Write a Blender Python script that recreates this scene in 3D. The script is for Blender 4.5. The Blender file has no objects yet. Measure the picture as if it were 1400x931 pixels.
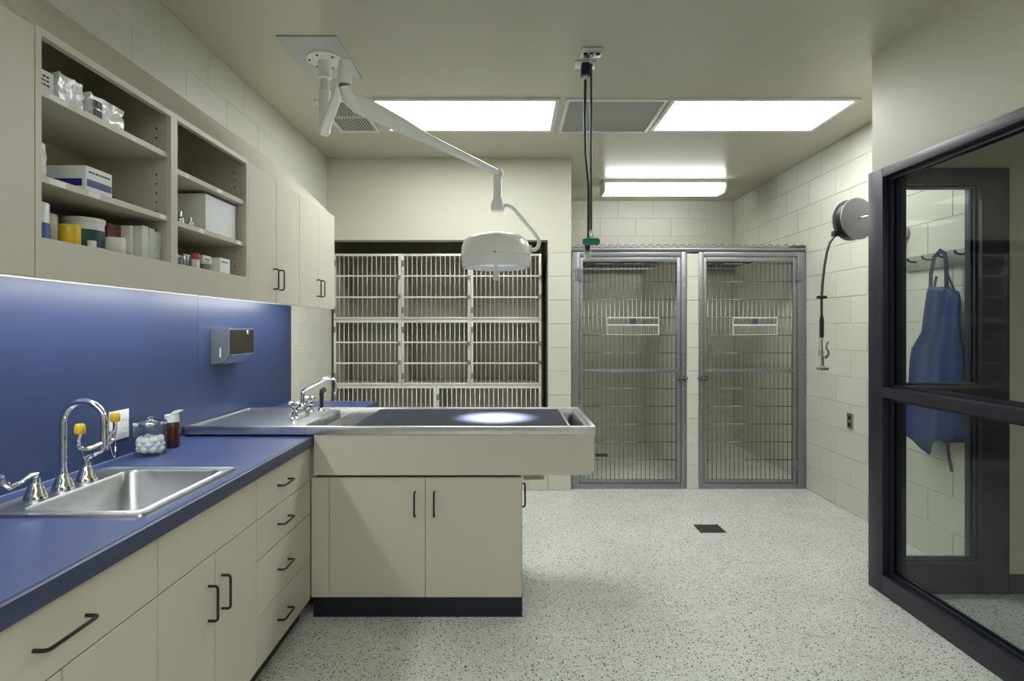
import bpy, bmesh, math, random
from mathutils import Vector, Matrix

random.seed(7)
S = bpy.context.scene
COL = S.collection
PI = math.pi

# ------------------------------------------------------------------ camera, world, exposure
F_PX = 800.0
CAM_Z = 1.385
cam_d = bpy.data.cameras.new('camera')
cam_d.sensor_width = 36.0
cam_d.sensor_fit = 'HORIZONTAL'
cam_d.lens = F_PX / 1400.0 * 36.0
cam_d.shift_x = 2.0 / 1400.0
cam_d.shift_y = -16.5 / 1400.0
cam_d.clip_start = 0.02
cam = bpy.data.objects.new('camera', cam_d)
COL.objects.link(cam)
cam.location = (0, 0, CAM_Z)
cam.rotation_euler = (PI / 2, 0, 0)
S.camera = cam

W = bpy.data.worlds.new('world')
W.use_nodes = True
W.node_tree.nodes['Background'].inputs[0].default_value = (0.02, 0.022, 0.02, 1)
W.node_tree.nodes['Background'].inputs[1].default_value = 1.0
S.world = W
S.view_settings.view_transform = 'Standard'
S.view_settings.look = 'None'
S.view_settings.exposure = 0.22
S.view_settings.gamma = 1.0
S.view_settings.use_curve_mapping = False

E_TROFFER = 13.5        # ceiling troffers of this room
E_REAR_FILL = 13.5           # added unseen troffers behind the camera, fill for the foreground
E_KENNEL = 10.0         # wraparound fixture over the kennels
E_UNDER = 24.0          # strips under the wall cabinets
E_NEXT = 4.0           # troffers of the neighbouring room
LIGHT_COL = (0.968, 1.0, 0.98)

# ------------------------------------------------------------------ materials
MATS = {}

def mat(name, col, rough=0.5, metal=0.0, spec=0.5, var=0.0, vscale=6.0, bump=0.0, bscale=200.0, emit=0.0, ecol=None, coat=0.0):
    if name in MATS:
        return MATS[name]
    m = bpy.data.materials.new(name)
    m.use_nodes = True
    nt = m.node_tree
    p = nt.nodes['Principled BSDF']
    p.inputs['Base Color'].default_value = (*col, 1)
    p.inputs['Roughness'].default_value = rough
    p.inputs['Metallic'].default_value = metal
    p.inputs['Specular IOR Level'].default_value = spec
    p.inputs['Coat Weight'].default_value = coat
    tc = nt.nodes.new('ShaderNodeTexCoord')
    if var > 0:
        n = nt.nodes.new('ShaderNodeTexNoise')
        n.inputs['Scale'].default_value = vscale
        n.inputs['Detail'].default_value = 3
        r = nt.nodes.new('ShaderNodeMapRange')
        r.inputs['From Min'].default_value = 0.3
        r.inputs['From Max'].default_value = 0.7
        r.inputs['To Min'].default_value = 1 - var
        r.inputs['To Max'].default_value = 1 + var
        mx = nt.nodes.new('ShaderNodeMix')
        mx.data_type = 'RGBA'
        mx.blend_type = 'MULTIPLY'
        mx.inputs[0].default_value = 1.0
        mx.inputs[6].default_value = (*col, 1)
        nt.links.new(tc.outputs['Object'], n.inputs['Vector'])
        nt.links.new(n.outputs['Fac'], r.inputs['Value'])
        nt.links.new(r.outputs['Result'], mx.inputs[7])
        nt.links.new(mx.outputs[2], p.inputs['Base Color'])
    if bump > 0:
        n2 = nt.nodes.new('ShaderNodeTexNoise')
        n2.inputs['Scale'].default_value = bscale
        n2.inputs['Detail'].default_value = 2
        b = nt.nodes.new('ShaderNodeBump')
        b.inputs['Strength'].default_value = bump
        b.inputs['Distance'].default_value = 0.002
        nt.links.new(tc.outputs['Object'], n2.inputs['Vector'])
        nt.links.new(n2.outputs['Fac'], b.inputs['Height'])
        nt.links.new(b.outputs['Normal'], p.inputs['Normal'])
    if emit > 0:
        p.inputs['Emission Color'].default_value = (*(ecol or LIGHT_COL), 1)
        p.inputs['Emission Strength'].default_value = emit
    MATS[name] = m
    return m

def glass_mat(name, tint, ior=1.5, rough=0.0):
    m = bpy.data.materials.new(name)
    m.use_nodes = True
    nt = m.node_tree
    nt.nodes.clear()
    o = nt.nodes.new('ShaderNodeOutputMaterial')
    mx = nt.nodes.new('ShaderNodeMixShader')
    t = nt.nodes.new('ShaderNodeBsdfTransparent')
    t.inputs[0].default_value = (*tint, 1)
    g = nt.nodes.new('ShaderNodeBsdfGlossy')
    g.inputs['Roughness'].default_value = rough
    f = nt.nodes.new('ShaderNodeLayerWeight')
    f.inputs['Blend'].default_value = 0.5
    pw_ = nt.nodes.new('ShaderNodeMath'); pw_.operation = 'POWER'; pw_.inputs[1].default_value = 5.0
    r0 = ((ior - 1) / (ior + 1)) ** 2
    ma = nt.nodes.new('ShaderNodeMath'); ma.operation = 'MULTIPLY_ADD'; ma.inputs[1].default_value = 1 - r0; ma.inputs[2].default_value = r0
    nt.links.new(f.outputs['Facing'], pw_.inputs[0])
    nt.links.new(pw_.outputs[0], ma.inputs[0])
    nt.links.new(ma.outputs[0], mx.inputs[0])
    nt.links.new(t.outputs[0], mx.inputs[1])
    nt.links.new(g.outputs[0], mx.inputs[2])
    nt.links.new(mx.outputs[0], o.inputs[0])
    MATS[name] = m
    return m

def terrazzo():
    m = bpy.data.materials.new('terrazzo')
    m.use_nodes = True
    nt = m.node_tree
    p = nt.nodes['Principled BSDF']
    p.inputs['Roughness'].default_value = 0.3
    tc = nt.nodes.new('ShaderNodeTexCoord')
    last = None
    base = nt.nodes.new('ShaderNodeTexNoise')
    base.inputs['Scale'].default_value = 2.2
    base.inputs['Detail'].default_value = 4
    cr = nt.nodes.new('ShaderNodeValToRGB')
    cr.color_ramp.elements[0].position = 0.3
    cr.color_ramp.elements[0].color = (0.60, 0.61, 0.575, 1)
    cr.color_ramp.elements[1].position = 0.7
    cr.color_ramp.elements[1].color = (0.71, 0.72, 0.685, 1)
    nt.links.new(tc.outputs['Object'], base.inputs['Vector'])
    nt.links.new(base.outputs['Fac'], cr.inputs['Fac'])
    last = cr.outputs['Color']
    for sc, th, keep, col in ((70, 0.30, 0.34, (0.035, 0.04, 0.04)), (120, 0.34, 0.40, (0.13, 0.14, 0.13)), (95, 0.36, 0.30, (0.40, 0.42, 0.39)), (60, 0.34, 0.25, (0.78, 0.8, 0.77))):
        v = nt.nodes.new('ShaderNodeTexVoronoi')
        v.inputs['Scale'].default_value = sc
        mp = nt.nodes.new('ShaderNodeMapping')
        mp.inputs['Location'].default_value = (sc * 0.37, sc * 0.11, 0)
        sep = nt.nodes.new('ShaderNodeSeparateColor')
        a = nt.nodes.new('ShaderNodeMath'); a.operation = 'LESS_THAN'; a.inputs[1].default_value = th
        b = nt.nodes.new('ShaderNodeMath'); b.operation = 'LESS_THAN'; b.inputs[1].default_value = keep
        c = nt.nodes.new('ShaderNodeMath'); c.operation = 'MULTIPLY'
        mx = nt.nodes.new('ShaderNodeMix'); mx.data_type = 'RGBA'
        mx.inputs[7].default_value = (*col, 1)
        nt.links.new(tc.outputs['Object'], mp.inputs['Vector'])
        nt.links.new(mp.outputs[0], v.inputs['Vector'])
        nt.links.new(v.outputs['Distance'], a.inputs[0])
        nt.links.new(v.outputs['Color'], sep.inputs[0])
        nt.links.new(sep.outputs[0], b.inputs[0])
        nt.links.new(a.outputs[0], c.inputs[0])
        nt.links.new(b.outputs[0], c.inputs[1])
        nt.links.new(c.outputs[0], mx.inputs[0])
        nt.links.new(last, mx.inputs[6])
        last = mx.outputs[2]
    nt.links.new(last, p.inputs['Base Color'])
    MATS['terrazzo'] = m
    return m

terrazzo()
PAINT = mat('wall_paint', (0.62, 0.612, 0.522), 0.38, var=0.03, vscale=3, bump=0.25, bscale=120)
SMOOTH = mat('wall_smooth_paint', (0.61, 0.592, 0.485), 0.5, var=0.02, vscale=2)
CEIL = mat('ceiling_paint', (0.545, 0.525, 0.425), 0.27, var=0.02, vscale=2)
LAM = mat('cabinet_laminate', (0.585, 0.545, 0.455), 0.42, var=0.012, vscale=4)
LAMIN = mat('cabinet_lining', (0.52, 0.475, 0.39), 0.5, var=0.02, vscale=5)
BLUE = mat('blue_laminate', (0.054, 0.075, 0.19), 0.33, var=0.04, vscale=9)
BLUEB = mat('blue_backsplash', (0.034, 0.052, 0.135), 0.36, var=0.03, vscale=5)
NOSE = mat('counter_edge', (0.040, 0.050, 0.11), 0.4)
RUBBER = mat('rubber_base', (0.006, 0.007, 0.016), 0.35)
BLACK = mat('black_metal', (0.010, 0.010, 0.011), 0.35)
BLACKP = mat('black_plastic', (0.012, 0.012, 0.013), 0.45)
STEEL = mat('brushed_steel', (0.70, 0.71, 0.72), 0.28, 1.0, var=0.06, vscale=30)
STEELD = mat('steel_table', (0.030, 0.036, 0.055), 0.55, 0.0, 0.12, var=0.05, vscale=12)
STEELV = mat('steel_vial', (0.34, 0.36, 0.38), 0.25, 1.0)
CHROME = mat('chrome', (0.80, 0.81, 0.83), 0.07, 1.0)
GALV = mat('galvanised_steel', (0.30, 0.305, 0.315), 0.42, 0.8, var=0.12, vscale=40)
WIRE = mat('wire_steel', (0.26, 0.255, 0.235), 0.26, 1.0)
CAGEB = mat('cage_bar_steel', (0.88, 0.86, 0.82), 0.38, 0.3)
CAGEIN = mat('cage_lining', (0.52, 0.485, 0.43), 0.45, 0.15, var=0.06, vscale=8)
NAVY = mat('navy_frame_paint', (0.012, 0.0135, 0.027), 0.42, var=0.04, vscale=6)
WHITE = mat('white_enamel', (0.90, 0.91, 0.90), 0.25)
WHITEP = mat('white_plastic', (0.75, 0.77, 0.76), 0.4)
PAPER = mat('white_card', (0.84, 0.85, 0.87), 0.6, var=0.02, vscale=15)
FILM = mat('plastic_film', (0.84, 0.86, 0.88), 0.18, bump=0.6, bscale=60)
GREYP = mat('grey_panel', (0.22, 0.23, 0.22), 0.5)
DARK = mat('dark_void', (0.015, 0.016, 0.016), 0.7)
PRINT = mat('dark_print', (0.07, 0.075, 0.09), 0.6)
BLUEPRINT = mat('blue_print', (0.02, 0.03, 0.20), 0.5)
YELLOW = mat('yellow_plastic', (0.72, 0.50, 0.02), 0.4)
GREEN = mat('green_plastic', (0.012, 0.24, 0.17), 0.35)
HOSEG = mat('green_hose', (0.02, 0.055, 0.045), 0.4)
TEAL = mat('teal_label', (0.01, 0.06, 0.065), 0.5)
REDB = mat('dark_red_card', (0.16, 0.035, 0.035), 0.6, var=0.2, vscale=40)
ORANGE = mat('orange_cap', (0.45, 0.06, 0.03), 0.45)
AMBER = mat('amber_bottle', (0.055, 0.016, 0.010), 0.12)
CREAM = mat('cream_plastic', (0.68, 0.66, 0.57), 0.45)
COTTON = mat('cotton', (0.86, 0.87, 0.88), 0.9, bump=0.5, bscale=90)
BLUEPL = mat('blue_plastic', (0.03, 0.09, 0.36), 0.35)
APRON = mat('apron_cloth', (0.013, 0.036, 0.15), 0.6, var=0.15, vscale=8)
APRONB = mat('apron_strap', (0.012, 0.02, 0.06), 0.7)
REELG = mat('reel_grey', (0.36, 0.37, 0.39), 0.4, 0.3)
DISP = mat('dispenser_steel', (0.34, 0.34, 0.35), 0.42, 0.8)
CLEAR = glass_mat('clear_glass', (0.97, 0.98, 0.975), 1.45)
PANE = glass_mat('window_glass', (0.93, 0.95, 0.94), 1.32)
PRISM = None

def emis(name, strength, col=LIGHT_COL):
    return mat(name, (0.8, 0.8, 0.8), 0.5, emit=strength, ecol=col)

# ------------------------------------------------------------------ builders
ORG = {}

def tag(o, label=None, cat=None, group=None, kind=None):
    if label: o['label'] = label
    if cat: o['category'] = cat
    if group: o['group'] = group
    if kind: o['kind'] = kind
    return o

def thing(name, label, cat, loc=(0, 0, 0), group=None, kind=None):
    o = bpy.data.objects.new(name, None)
    o.empty_display_size = 0.05
    COL.objects.link(o)
    o.location = loc
    ORG[o.name] = Vector(loc)
    if kind:
        o['kind'] = kind
        if label: o['label'] = label
    else:
        tag(o, label, cat, group)
    return o

class MB:
    def __init__(self):
        self.bm = bmesh.new()

    def _xf(self, verts, M):
        if M is not None:
            for v in verts:
                v.co = M @ v.co

    def box(self, x0, x1, y0, y1, z0, z1, bev=0.0, seg=2, M=None):
        b = bmesh.new()
        bmesh.ops.create_cube(b, size=1.0)
        for v in b.verts:
            v.co = Vector(((x0 + x1) / 2 + v.co.x * (x1 - x0), (y0 + y1) / 2 + v.co.y * (y1 - y0), (z0 + z1) / 2 + v.co.z * (z1 - z0)))
        if bev > 0:
            bmesh.ops.bevel(b, geom=list(b.edges), offset=bev, segments=seg, affect='EDGES', profile=0.5)
        self._merge(b, M)
        return self

    def _merge(self, b, M=None):
        if M is not None:
            for v in b.verts:
                v.co = M @ v.co
        mp = {}
        for v in b.verts:
            mp[v] = self.bm.verts.new(v.co)
        for f in b.faces:
            try:
                self.bm.faces.new([mp[v] for v in f.verts])
            except ValueError:
                pass
        b.free()

    def tube(self, pts, r, seg=10, cap=True, closed=False):
        P = [Vector(p) for p in pts]
        n = len(P)
        R = r if isinstance(r, (list, tuple)) else [r] * n
        T = []
        for i in range(n):
            if closed:
                t = P[(i + 1) % n] - P[i - 1]
            elif i == 0: t = P[1] - P[0]
            elif i == n - 1: t = P[-1] - P[-2]
            else: t = (P[i + 1] - P[i]).normalized() + (P[i] - P[i - 1]).normalized()
            if t.length < 1e-9:
                t = P[min(i + 1, n - 1)] - P[max(i - 1, 0)]
            T.append(t.normalized())
        a = Vector((0, 0, 1)) if abs(T[0].z) < 0.9 else Vector((1, 0, 0))
        u = T[0].cross(a).normalized()
        rings = []
        for i in range(n):
            u = (u - T[i] * u.dot(T[i]))
            u = u.normalized()
            w = T[i].cross(u)
            rings.append([self.bm.verts.new(P[i] + (u * math.cos(k * 2 * PI / seg) + w * math.sin(k * 2 * PI / seg)) * R[i]) for k in range(seg)])
        m = n if closed else n - 1
        for i in range(m):
            A, B = rings[i], rings[(i + 1) % n]
            for k in range(seg):
                self.bm.faces.new((A[k], A[(k + 1) % seg], B[(k + 1) % seg], B[k]))
        if cap and not closed:
            self.bm.faces.new(list(reversed(rings[0])))
            self.bm.faces.new(rings[-1])
        return self

    def lathe(self, c, prof, seg=24, axis='Z', M=None):
        # prof: (radius, height) pairs along the axis through c
        c = Vector(c)
        rings = []
        for (r, h) in prof:
            ring = []
            if r < 1e-6:
                ring = [self.bm.verts.new((0, 0, h))]
            else:
                ring = [self.bm.verts.new((r * math.cos(k * 2 * PI / seg), r * math.sin(k * 2 * PI / seg), h)) for k in range(seg)]
            rings.append(ring)
        for A, B in zip(rings, rings[1:]):
            if len(A) == 1 and len(B) == 1: continue
            for k in range(seg):
                k2 = (k + 1) % seg
                if len(A) == 1: self.bm.faces.new((A[0], B[k2], B[k]))
                elif len(B) == 1: self.bm.faces.new((A[k], A[k2], B[0]))
                else: self.bm.faces.new((A[k], A[k2], B[k2], B[k]))
        if len(rings[0]) > 1: self.bm.faces.new(list(reversed(rings[0])))
        if len(rings[-1]) > 1: self.bm.faces.new(rings[-1])
        if M is None:
            M = {'Z': Matrix.Identity(4), 'Y': Matrix.Rotation(-PI / 2, 4, 'X'), 'X': Matrix.Rotation(PI / 2, 4, 'Y')}[axis]
        for ring in rings:
            for v in ring:
                v.co = c + (M @ v.co)
        return self

    def prism(self, poly, axis, a, b):
        # poly of 2D points in the plane across axis (X: (y,z), Y: (x,z), Z: (x,y))
        def pt(p, t):
            return {'X': (t, p[0], p[1]), 'Y': (p[0], t, p[1]), 'Z': (p[0], p[1], t)}[axis]
        A = [self.bm.verts.new(pt(p, a)) for p in poly]
        B = [self.bm.verts.new(pt(p, b)) for p in poly]
        n = len(poly)
        self.bm.faces.new(A)
        self.bm.faces.new(list(reversed(B)))
        for k in range(n):
            self.bm.faces.new((A[k], B[k], B[(k + 1) % n], A[(k + 1) % n]))
        return self

    def loft(self, rings, closed_ends=(False, False)):
        V = [[self.bm.verts.new(p) for p in r] for r in rings]
        n = len(V[0])
        for A, B in zip(V, V[1:]):
            for k in range(n):
                self.bm.faces.new((A[k], A[(k + 1) % n], B[(k + 1) % n], B[k]))
        if closed_ends[0]: self.bm.faces.new(list(reversed(V[0])))
        if closed_ends[1]: self.bm.faces.new(V[-1])
        return self

    def build(self, name, m, parent=None, loc=None, label=None, kind=None, ang=35):
        org = Vector((0, 0, 0))
        if parent is not None:
            org = ORG[parent.name]
        elif loc is not None:
            org = Vector(loc)
        bmesh.ops.recalc_face_normals(self.bm, faces=list(self.bm.faces))
        for v in self.bm.verts:
            v.co -= org
        for f in self.bm.faces:
            f.smooth = True
        me = bpy.data.meshes.new(name)
        self.bm.to_mesh(me)
        self.bm.free()
        me.materials.append(m)
        me.set_sharp_from_angle(angle=math.radians(ang))
        o = bpy.data.objects.new(name, me)
        COL.objects.link(o)
        if parent is not None:
            o.parent = parent
        elif loc is not None:
            o.location = loc
        ORG[o.name] = org
        if label: o['label'] = label
        if kind: o['kind'] = kind
        return o

def rr(x0, x1, y0, y1, r, z, n=5):
    pts = []
    for cx, cy, a0 in ((x1 - r, y1 - r, 0), (x0 + r, y1 - r, PI / 2), (x0 + r, y0 + r, PI), (x1 - r, y0 + r, 1.5 * PI)):
        for k in range(n + 1):
            a = a0 + k * PI / 2 / n
            pts.append((cx + r * math.cos(a), cy + r * math.sin(a), z))
    return pts

def B(x0, x1, y0, y1, z0, z1, bev=0.0, seg=2):
    return MB().box(x0, x1, y0, y1, z0, z1, bev, seg)

def arc(c, r, a0, a1, n, u, w):
    c, u, w = Vector(c), Vector(u), Vector(w)
    return [c + u * (r * math.cos(a0 + (a1 - a0) * k / n)) + w * (r * math.sin(a0 + (a1 - a0) * k / n)) for k in range(n + 1)]

def struct(name, mb, m, label=None):
    o = mb.build(name, m, None, (0, 0, 0), kind='structure')
    if label: o['label'] = label
    return o

def inst(me, name, loc, parent, rot=None):
    o = bpy.data.objects.new(name, me)
    COL.objects.link(o)
    o.parent = parent
    o.location = Vector(loc) - ORG[parent.name]
    if rot: o.rotation_euler = rot
    ORG[o.name] = ORG[parent.name]
    return o

def pull(parent, c, along, out, length=0.11, r=0.0045, rise=0.03):
    c, a, n = Vector(c), Vector(along), Vector(out)
    h = length / 2
    pts = [c - a * h, c - a * h + n * (rise * 0.75), c - a * (h - 0.003) + n * (rise * 0.92), c - a * (h - 0.010) + n * rise,
           c + a * (h - 0.010) + n * rise, c + a * (h - 0.003) + n * (rise * 0.92), c + a * h + n * (rise * 0.75), c + a * h]
    return MB().tube(pts, r, 8).build('handle', BLACK, parent, label='black wire pull')

# ------------------------------------------------------------------ dimensions
WL = -1.57      # left wall face
WR = 2.555      # right wall face
CEILZ = 2.845
BK = 5.0        # back wall face (pier and soffit)
KB = 6.70       # rear wall of the kennels
PX = 1.936      # face of the glass partition
CH, CL, JT = 0.2032, 0.4064, 0.0045

# ------------------------------------------------------------------ structure
struct('floor', B(-1.8, 8.2, -5.2, 7.0, -0.1, 0.0), MATS['terrazzo'], 'speckled white and black seamless floor')
cm = MB().box(-1.8, 8.2, -5.2, 7.0, CEILZ, CEILZ + 0.1)
struct('ceiling', cm, CEIL, 'glossy cream painted ceiling')

blk_cache = {}
def block_mesh(l, h, t=0.012):
    k = (round(l, 3), round(h, 3))
    if k not in blk_cache:
        b = bmesh.new()
        bmesh.ops.create_cube(b, size=1.0)
        for v in b.verts:
            v.co = Vector((v.co.x * l, v.co.y * t, v.co.z * h))
        top = [e for e in b.edges if all(v.co.y < 0 for v in e.verts)]
        bmesh.ops.bevel(b, geom=top, offset=0.0022, segments=1, affect='EDGES')
        me = bpy.data.meshes.new('block')
        b.to_mesh(me); b.free()
        me.materials.append(PAINT)
        blk_cache[k] = me
    return blk_cache[k]

def lay_blocks(parent, face, u0, u1, c0, c1, side, off=0.0, length=CL, bond=True, JT=JT):
    """side 'X-','X+' or 'Y-': the direction the blocks look in; face: plane of the finished wall"""
    for c in range(c0, c1):
        shift = (off + ((c % 2) * length / 2 if bond else 0)) % length
        u = u0 - (length - shift) if shift > 0 else u0
        while u < u1 - 0.02:
            a, b = max(u, u0), min(u + length, u1)
            if b - a > 0.03:
                me = block_mesh(b - a - JT, CH - JT)
                m_ = (a + b) / 2
                z = (c + 0.5) * CH
                if side == 'Y-': inst(me, 'block', (m_, face + 0.006, z), parent)
                elif side == 'X-': inst(me, 'block', (face + 0.006, m_, z), parent, (0, 0, -PI / 2))
                else: inst(me, 'block', (face - 0.006, m_, z), parent, (0, 0, PI / 2))
            u += length

REC = 0.0045
wl = struct('wall_left', B(WL - 0.2, WL - 0.0018, -5.1, 6.9, 0, CEILZ), PAINT, 'painted block wall behind the cabinets')
lay_blocks(wl, WL, 0.7, BK, 12, 14, 'X+', 0.1, JT=0.003)
lay_blocks(wl, WL, 4.16, BK + 0.1, 3, 8, 'X+', 0.16)
wr = struct('wall_right', B(WR + REC, WR + 0.2, 3.155, 6.9, 0, CEILZ), PAINT, 'painted block wall with the hose reel and apron')
lay_blocks(wr, WR, 3.16, KB, 0, 14, 'X-', 0.22)
wk = struct('wall_kennel', B(0.42, WR + 0.1, KB + REC, KB + 0.2, 0, CEILZ), PAINT, 'painted block wall at the rear of the kennels')
lay_blocks(wk, KB, 0.519, WR, 0, 14, 'Y-', 0.1)
wb = MB()
wb.box(WL - 0.1, 0.519, BK, BK + 0.12, 2.141, CEILZ)
wb.box(0.319, 0.519, BK, BK + 0.12, 2.032, 2.141)
wb.box(0.319, 0.519, BK + 0.12, KB + 0.1, 2.032, CEILZ)
wbo = struct('wall_back', wb, SMOOTH, 'smooth painted soffit over the cage bank')
wp = struct('wall_pier', B(0.319 + REC, 0.519 - REC, BK + REC, KB + 0.1, 0, 2.032), PAINT, 'narrow painted block pier beside the cage bank')
lay_blocks(wp, BK, 0.319, 0.519, 0, 10, 'Y-', 0, 0.2, False)
struct('wall_alcove', B(WL - 0.1, 0.33, 5.82, 5.92, 0, 2.3), SMOOTH)
wc = struct('wall_curb', B(WL, 0.319, BK + REC, 5.8, 0, 0.2), PAINT, 'low painted block curb under the cages')
lay_blocks(wc, BK, WL, 0.319, 0, 1, 'Y-', 0.1)
wd = struct('wall_divider', B(1.518 + REC, 1.622 - REC, 5.04 + REC, KB, 0, 2.03), PAINT, 'thin painted block divider between the kennels')
lay_blocks(wd, 5.04, 1.518, 1.622, 0, 10, 'Y-', 0, 0.104, False)
lay_blocks(wd, 1.518, 5.06, KB, 0, 10, 'X-', 0.1)
struct('wall_front', B(-1.8, 8.2, -5.3, -5.1, 0, CEILZ), SMOOTH)
# kennel floor slab with sill
struct('kennel_floor', B(0.519, WR, 5.11, KB, 0.0, 0.055), MATS['terrazzo'], 'raised speckled floor slab inside the kennels')
# partition between the two rooms (wall over the window, wall further back)
pw = MB()
pw.box(PX + 0.014, PX + 0.12, 0.6, 3.155, 2.222, CEILZ)
pw.box(PX + 0.014, PX + 0.12, -5.1, 0.6, 0, CEILZ)
struct('wall_partition', pw, SMOOTH, 'smooth painted wall over the glazed partition')
ew = MB()
ew.box(PX + 0.12, 8.2, 3.06, 3.155, 2.222, CEILZ)
ew.box(2.60, 8.2, 3.06, 3.155, 0, 2.222)
struct('wall_end', ew, SMOOTH, 'smooth wall of the neighbouring room')
struct('wall_far_right', B(8.0, 8.2, -5.1, 3.06, 0, CEILZ), SMOOTH)
struct('baseboard_end', B(2.602, 8.0, 3.048, 3.06, 0, 0.102, 0.003), RUBBER, 'black rubber base of the neighbouring room')

# window_1: glazed partition along the room
w1 = thing('window_1', 'navy metal window frame with two panes along the right side', None, (PX, 3.167, 0), kind='structure')
X1 = PX + 0.104
B(PX, X1, 3.047, 3.167, 0, 2.222, 0.002).build('frame_post', NAVY, w1)
B(PX, X1, 0.6, 0.70, 0, 2.222, 0.002).build('frame_post', NAVY, w1)
B(PX, X1, 0.70, 3.047, 2.172, 2.222, 0.002).build('frame_rail', NAVY, w1)
B(PX, X1, 0.70, 3.047, 1.026, 1.078, 0.002).build('frame_rail', NAVY, w1)
B(PX, X1, 0.70, 3.047, 0.0, 0.102, 0.002).build('frame_rail', NAVY, w1)
for z0, z1 in ((0.102, 1.026), (1.078, 2.172)):
    for sx in (PX + 0.034, PX + 0.064):
        m = MB()
        m.box(sx, sx + 0.014, 3.030, 3.047, z0, z1)
        m.box(sx, sx + 0.014, 0.70, 0.717, z0, z1)
        m.box(sx, sx + 0.014, 0.717, 3.030, z0, z0 + 0.017)
        m.box(sx, sx + 0.014, 0.717, 3.030, z1 - 0.017, z1)
        m.build('glass_stop', NAVY, w1)
    B(PX + 0.0495, PX + 0.0625, 0.702, 3.045, z0 + 0.002, z1 - 0.002).build('pane', PANE, w1)
# window_2: return window facing the camera behind the first
w2 = thing('window_2', 'navy metal window frame facing the camera through the glass', None, (2.3, 3.055, 0), kind='structure')
YA, YB = 3.047, 3.165
B(2.040, 2.062, YA, YB, 0, 2.222, 0.002).build('frame_post', NAVY, w2)
B(2.455, 2.60, YA, YB, 0, 2.222, 0.002).build('frame_post', NAVY, w2)
B(2.062, 2.455, YA, YB, 2.136, 2.222, 0.002).build('frame_rail', NAVY, w2)
B(2.062, 2.455, YA, YB, 1.020, 1.085, 0.002).build('frame_rail', NAVY, w2)
B(2.062, 2.455, YA, YB, 0, 0.158, 0.002).build('frame_rail', NAVY, w2)
for z0, z1 in ((0.158, 1.020), (1.085, 2.136)):
    for sy in (YA + 0.03, YA + 0.062):
        m = MB()
        m.box(2.062, 2.074, sy, sy + 0.012, z0, z1)
        m.box(2.443, 2.455, sy, sy + 0.012, z0, z1)
        m.box(2.074, 2.443, sy, sy + 0.012, z0, z0 + 0.012)
        m.box(2.074, 2.443, sy, sy + 0.012, z1 - 0.012, z1)
        m.build('glass_stop', NAVY, w2)
    B(2.064, 2.453, YA + 0.044, YA + 0.056, z0 + 0.002, z1 - 0.002).build('pane', PANE, w2)

# ------------------------------------------------------------------ ceiling fixtures
def troffer(x0, x1, y0, y1, label, strength, group=None):
    t = thing('ceiling_troffer', label, 'ceiling light', ((x0 + x1) / 2, (y0 + y1) / 2, CEILZ - 0.012), group)
    m = MB()
    f = 0.03
    for a in ((x0 - f, x1 + f, y0 - f, y0), (x0 - f, x1 + f, y1, y1 + f), (x0 - f, x0, y0, y1), (x1, x1 + f, y0, y1)):
        m.box(a[0], a[1], a[2], a[3], CEILZ - 0.012, CEILZ + 0.0, 0.003)
    m.build('frame', WHITEP, t)
    B(x0, x1, y0, y1, CEILZ - 0.006, CEILZ + 0.002).build('diffuser', emis('troffer_%g' % strength, strength), t, label='glowing white diffuser')
    return t

troffer(-0.875, 0.286, 3.735, 4.285, 'glowing ceiling troffer behind the white surgical lamp arm', E_TROFFER)
troffer(1.053, 2.195, 3.735, 4.285, 'glowing ceiling troffer right of the grey square panel', E_TROFFER)
troffer(-0.875, 0.286, -1.0, -0.45, 'added unseen fill light behind the camera, left, shaped as a troffer', E_REAR_FILL)  # this pair is added out of view to brighten the foreground
troffer(1.053-0.45, 2.195-0.45, -1.0, -0.45, 'added unseen fill light behind the camera, right, shaped as a troffer', E_REAR_FILL)
for k, (x, y) in enumerate(((4.9, -0.63), (4.9, -2.2), (4.9, -3.9))):
    troffer(x, x + 1.15, y, y + 0.55, 'ceiling troffer in the neighbouring room seen only as a reflection', E_NEXT, 'neighbouring room troffers')

# grey perforated panel between the troffers
g = thing('ceiling_grille', 'grey square perforated ceiling panel between the two troffers', 'grille', (0.68, 4.02, CEILZ - 0.01))
m = MB()
for a in ((0.352, 1.010, 3.71, 3.737), (0.352, 1.010, 4.315, 4.335), (0.352, 0.378, 3.737, 4.315), (0.984, 1.010, 3.737, 4.315)):
    m.box(*a, CEILZ - 0.012, CEILZ + 0.001, 0.003)
m.build('frame', WHITEP, g)
B(0.378, 0.984, 3.737, 4.315, CEILZ - 0.005, CEILZ + 0.001).build('perforated_sheet', mat('perforated_grey', (0.34, 0.35, 0.335), 0.5), g)
# louvred vent
v = thing('ceiling_vent', 'narrow louvred ceiling air vent beside the surgical lamp mount', 'vent', (-1.11, 4.03, CEILZ - 0.01))
m = MB()
for a in ((-1.255, -0.965, 3.73, 3.752), (-1.255, -0.965, 4.303, 4.325), (-1.255, -1.233, 3.752, 4.303), (-0.987, -0.965, 3.752, 4.303)):
    m.box(*a, CEILZ - 0.012, CEILZ + 0.001, 0.003)
m.box(-1.233, -0.987, 4.022, 4.030, CEILZ - 0.013, CEILZ)
m.build('frame', WHITEP, v)
B(-1.233, -0.987, 3.752, 4.303, CEILZ - 0.002, CEILZ + 0.001).build('backing', DARK, v)
for k in range(13):
    x = -1.224 + k * 0.019
    B(x - 0.0048, x + 0.0048, 3.753, 4.302, CEILZ - 0.0125, CEILZ - 0.0095).build('slat', mat('slat_grey', (0.55, 0.55, 0.52), 0.45), v)

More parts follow.
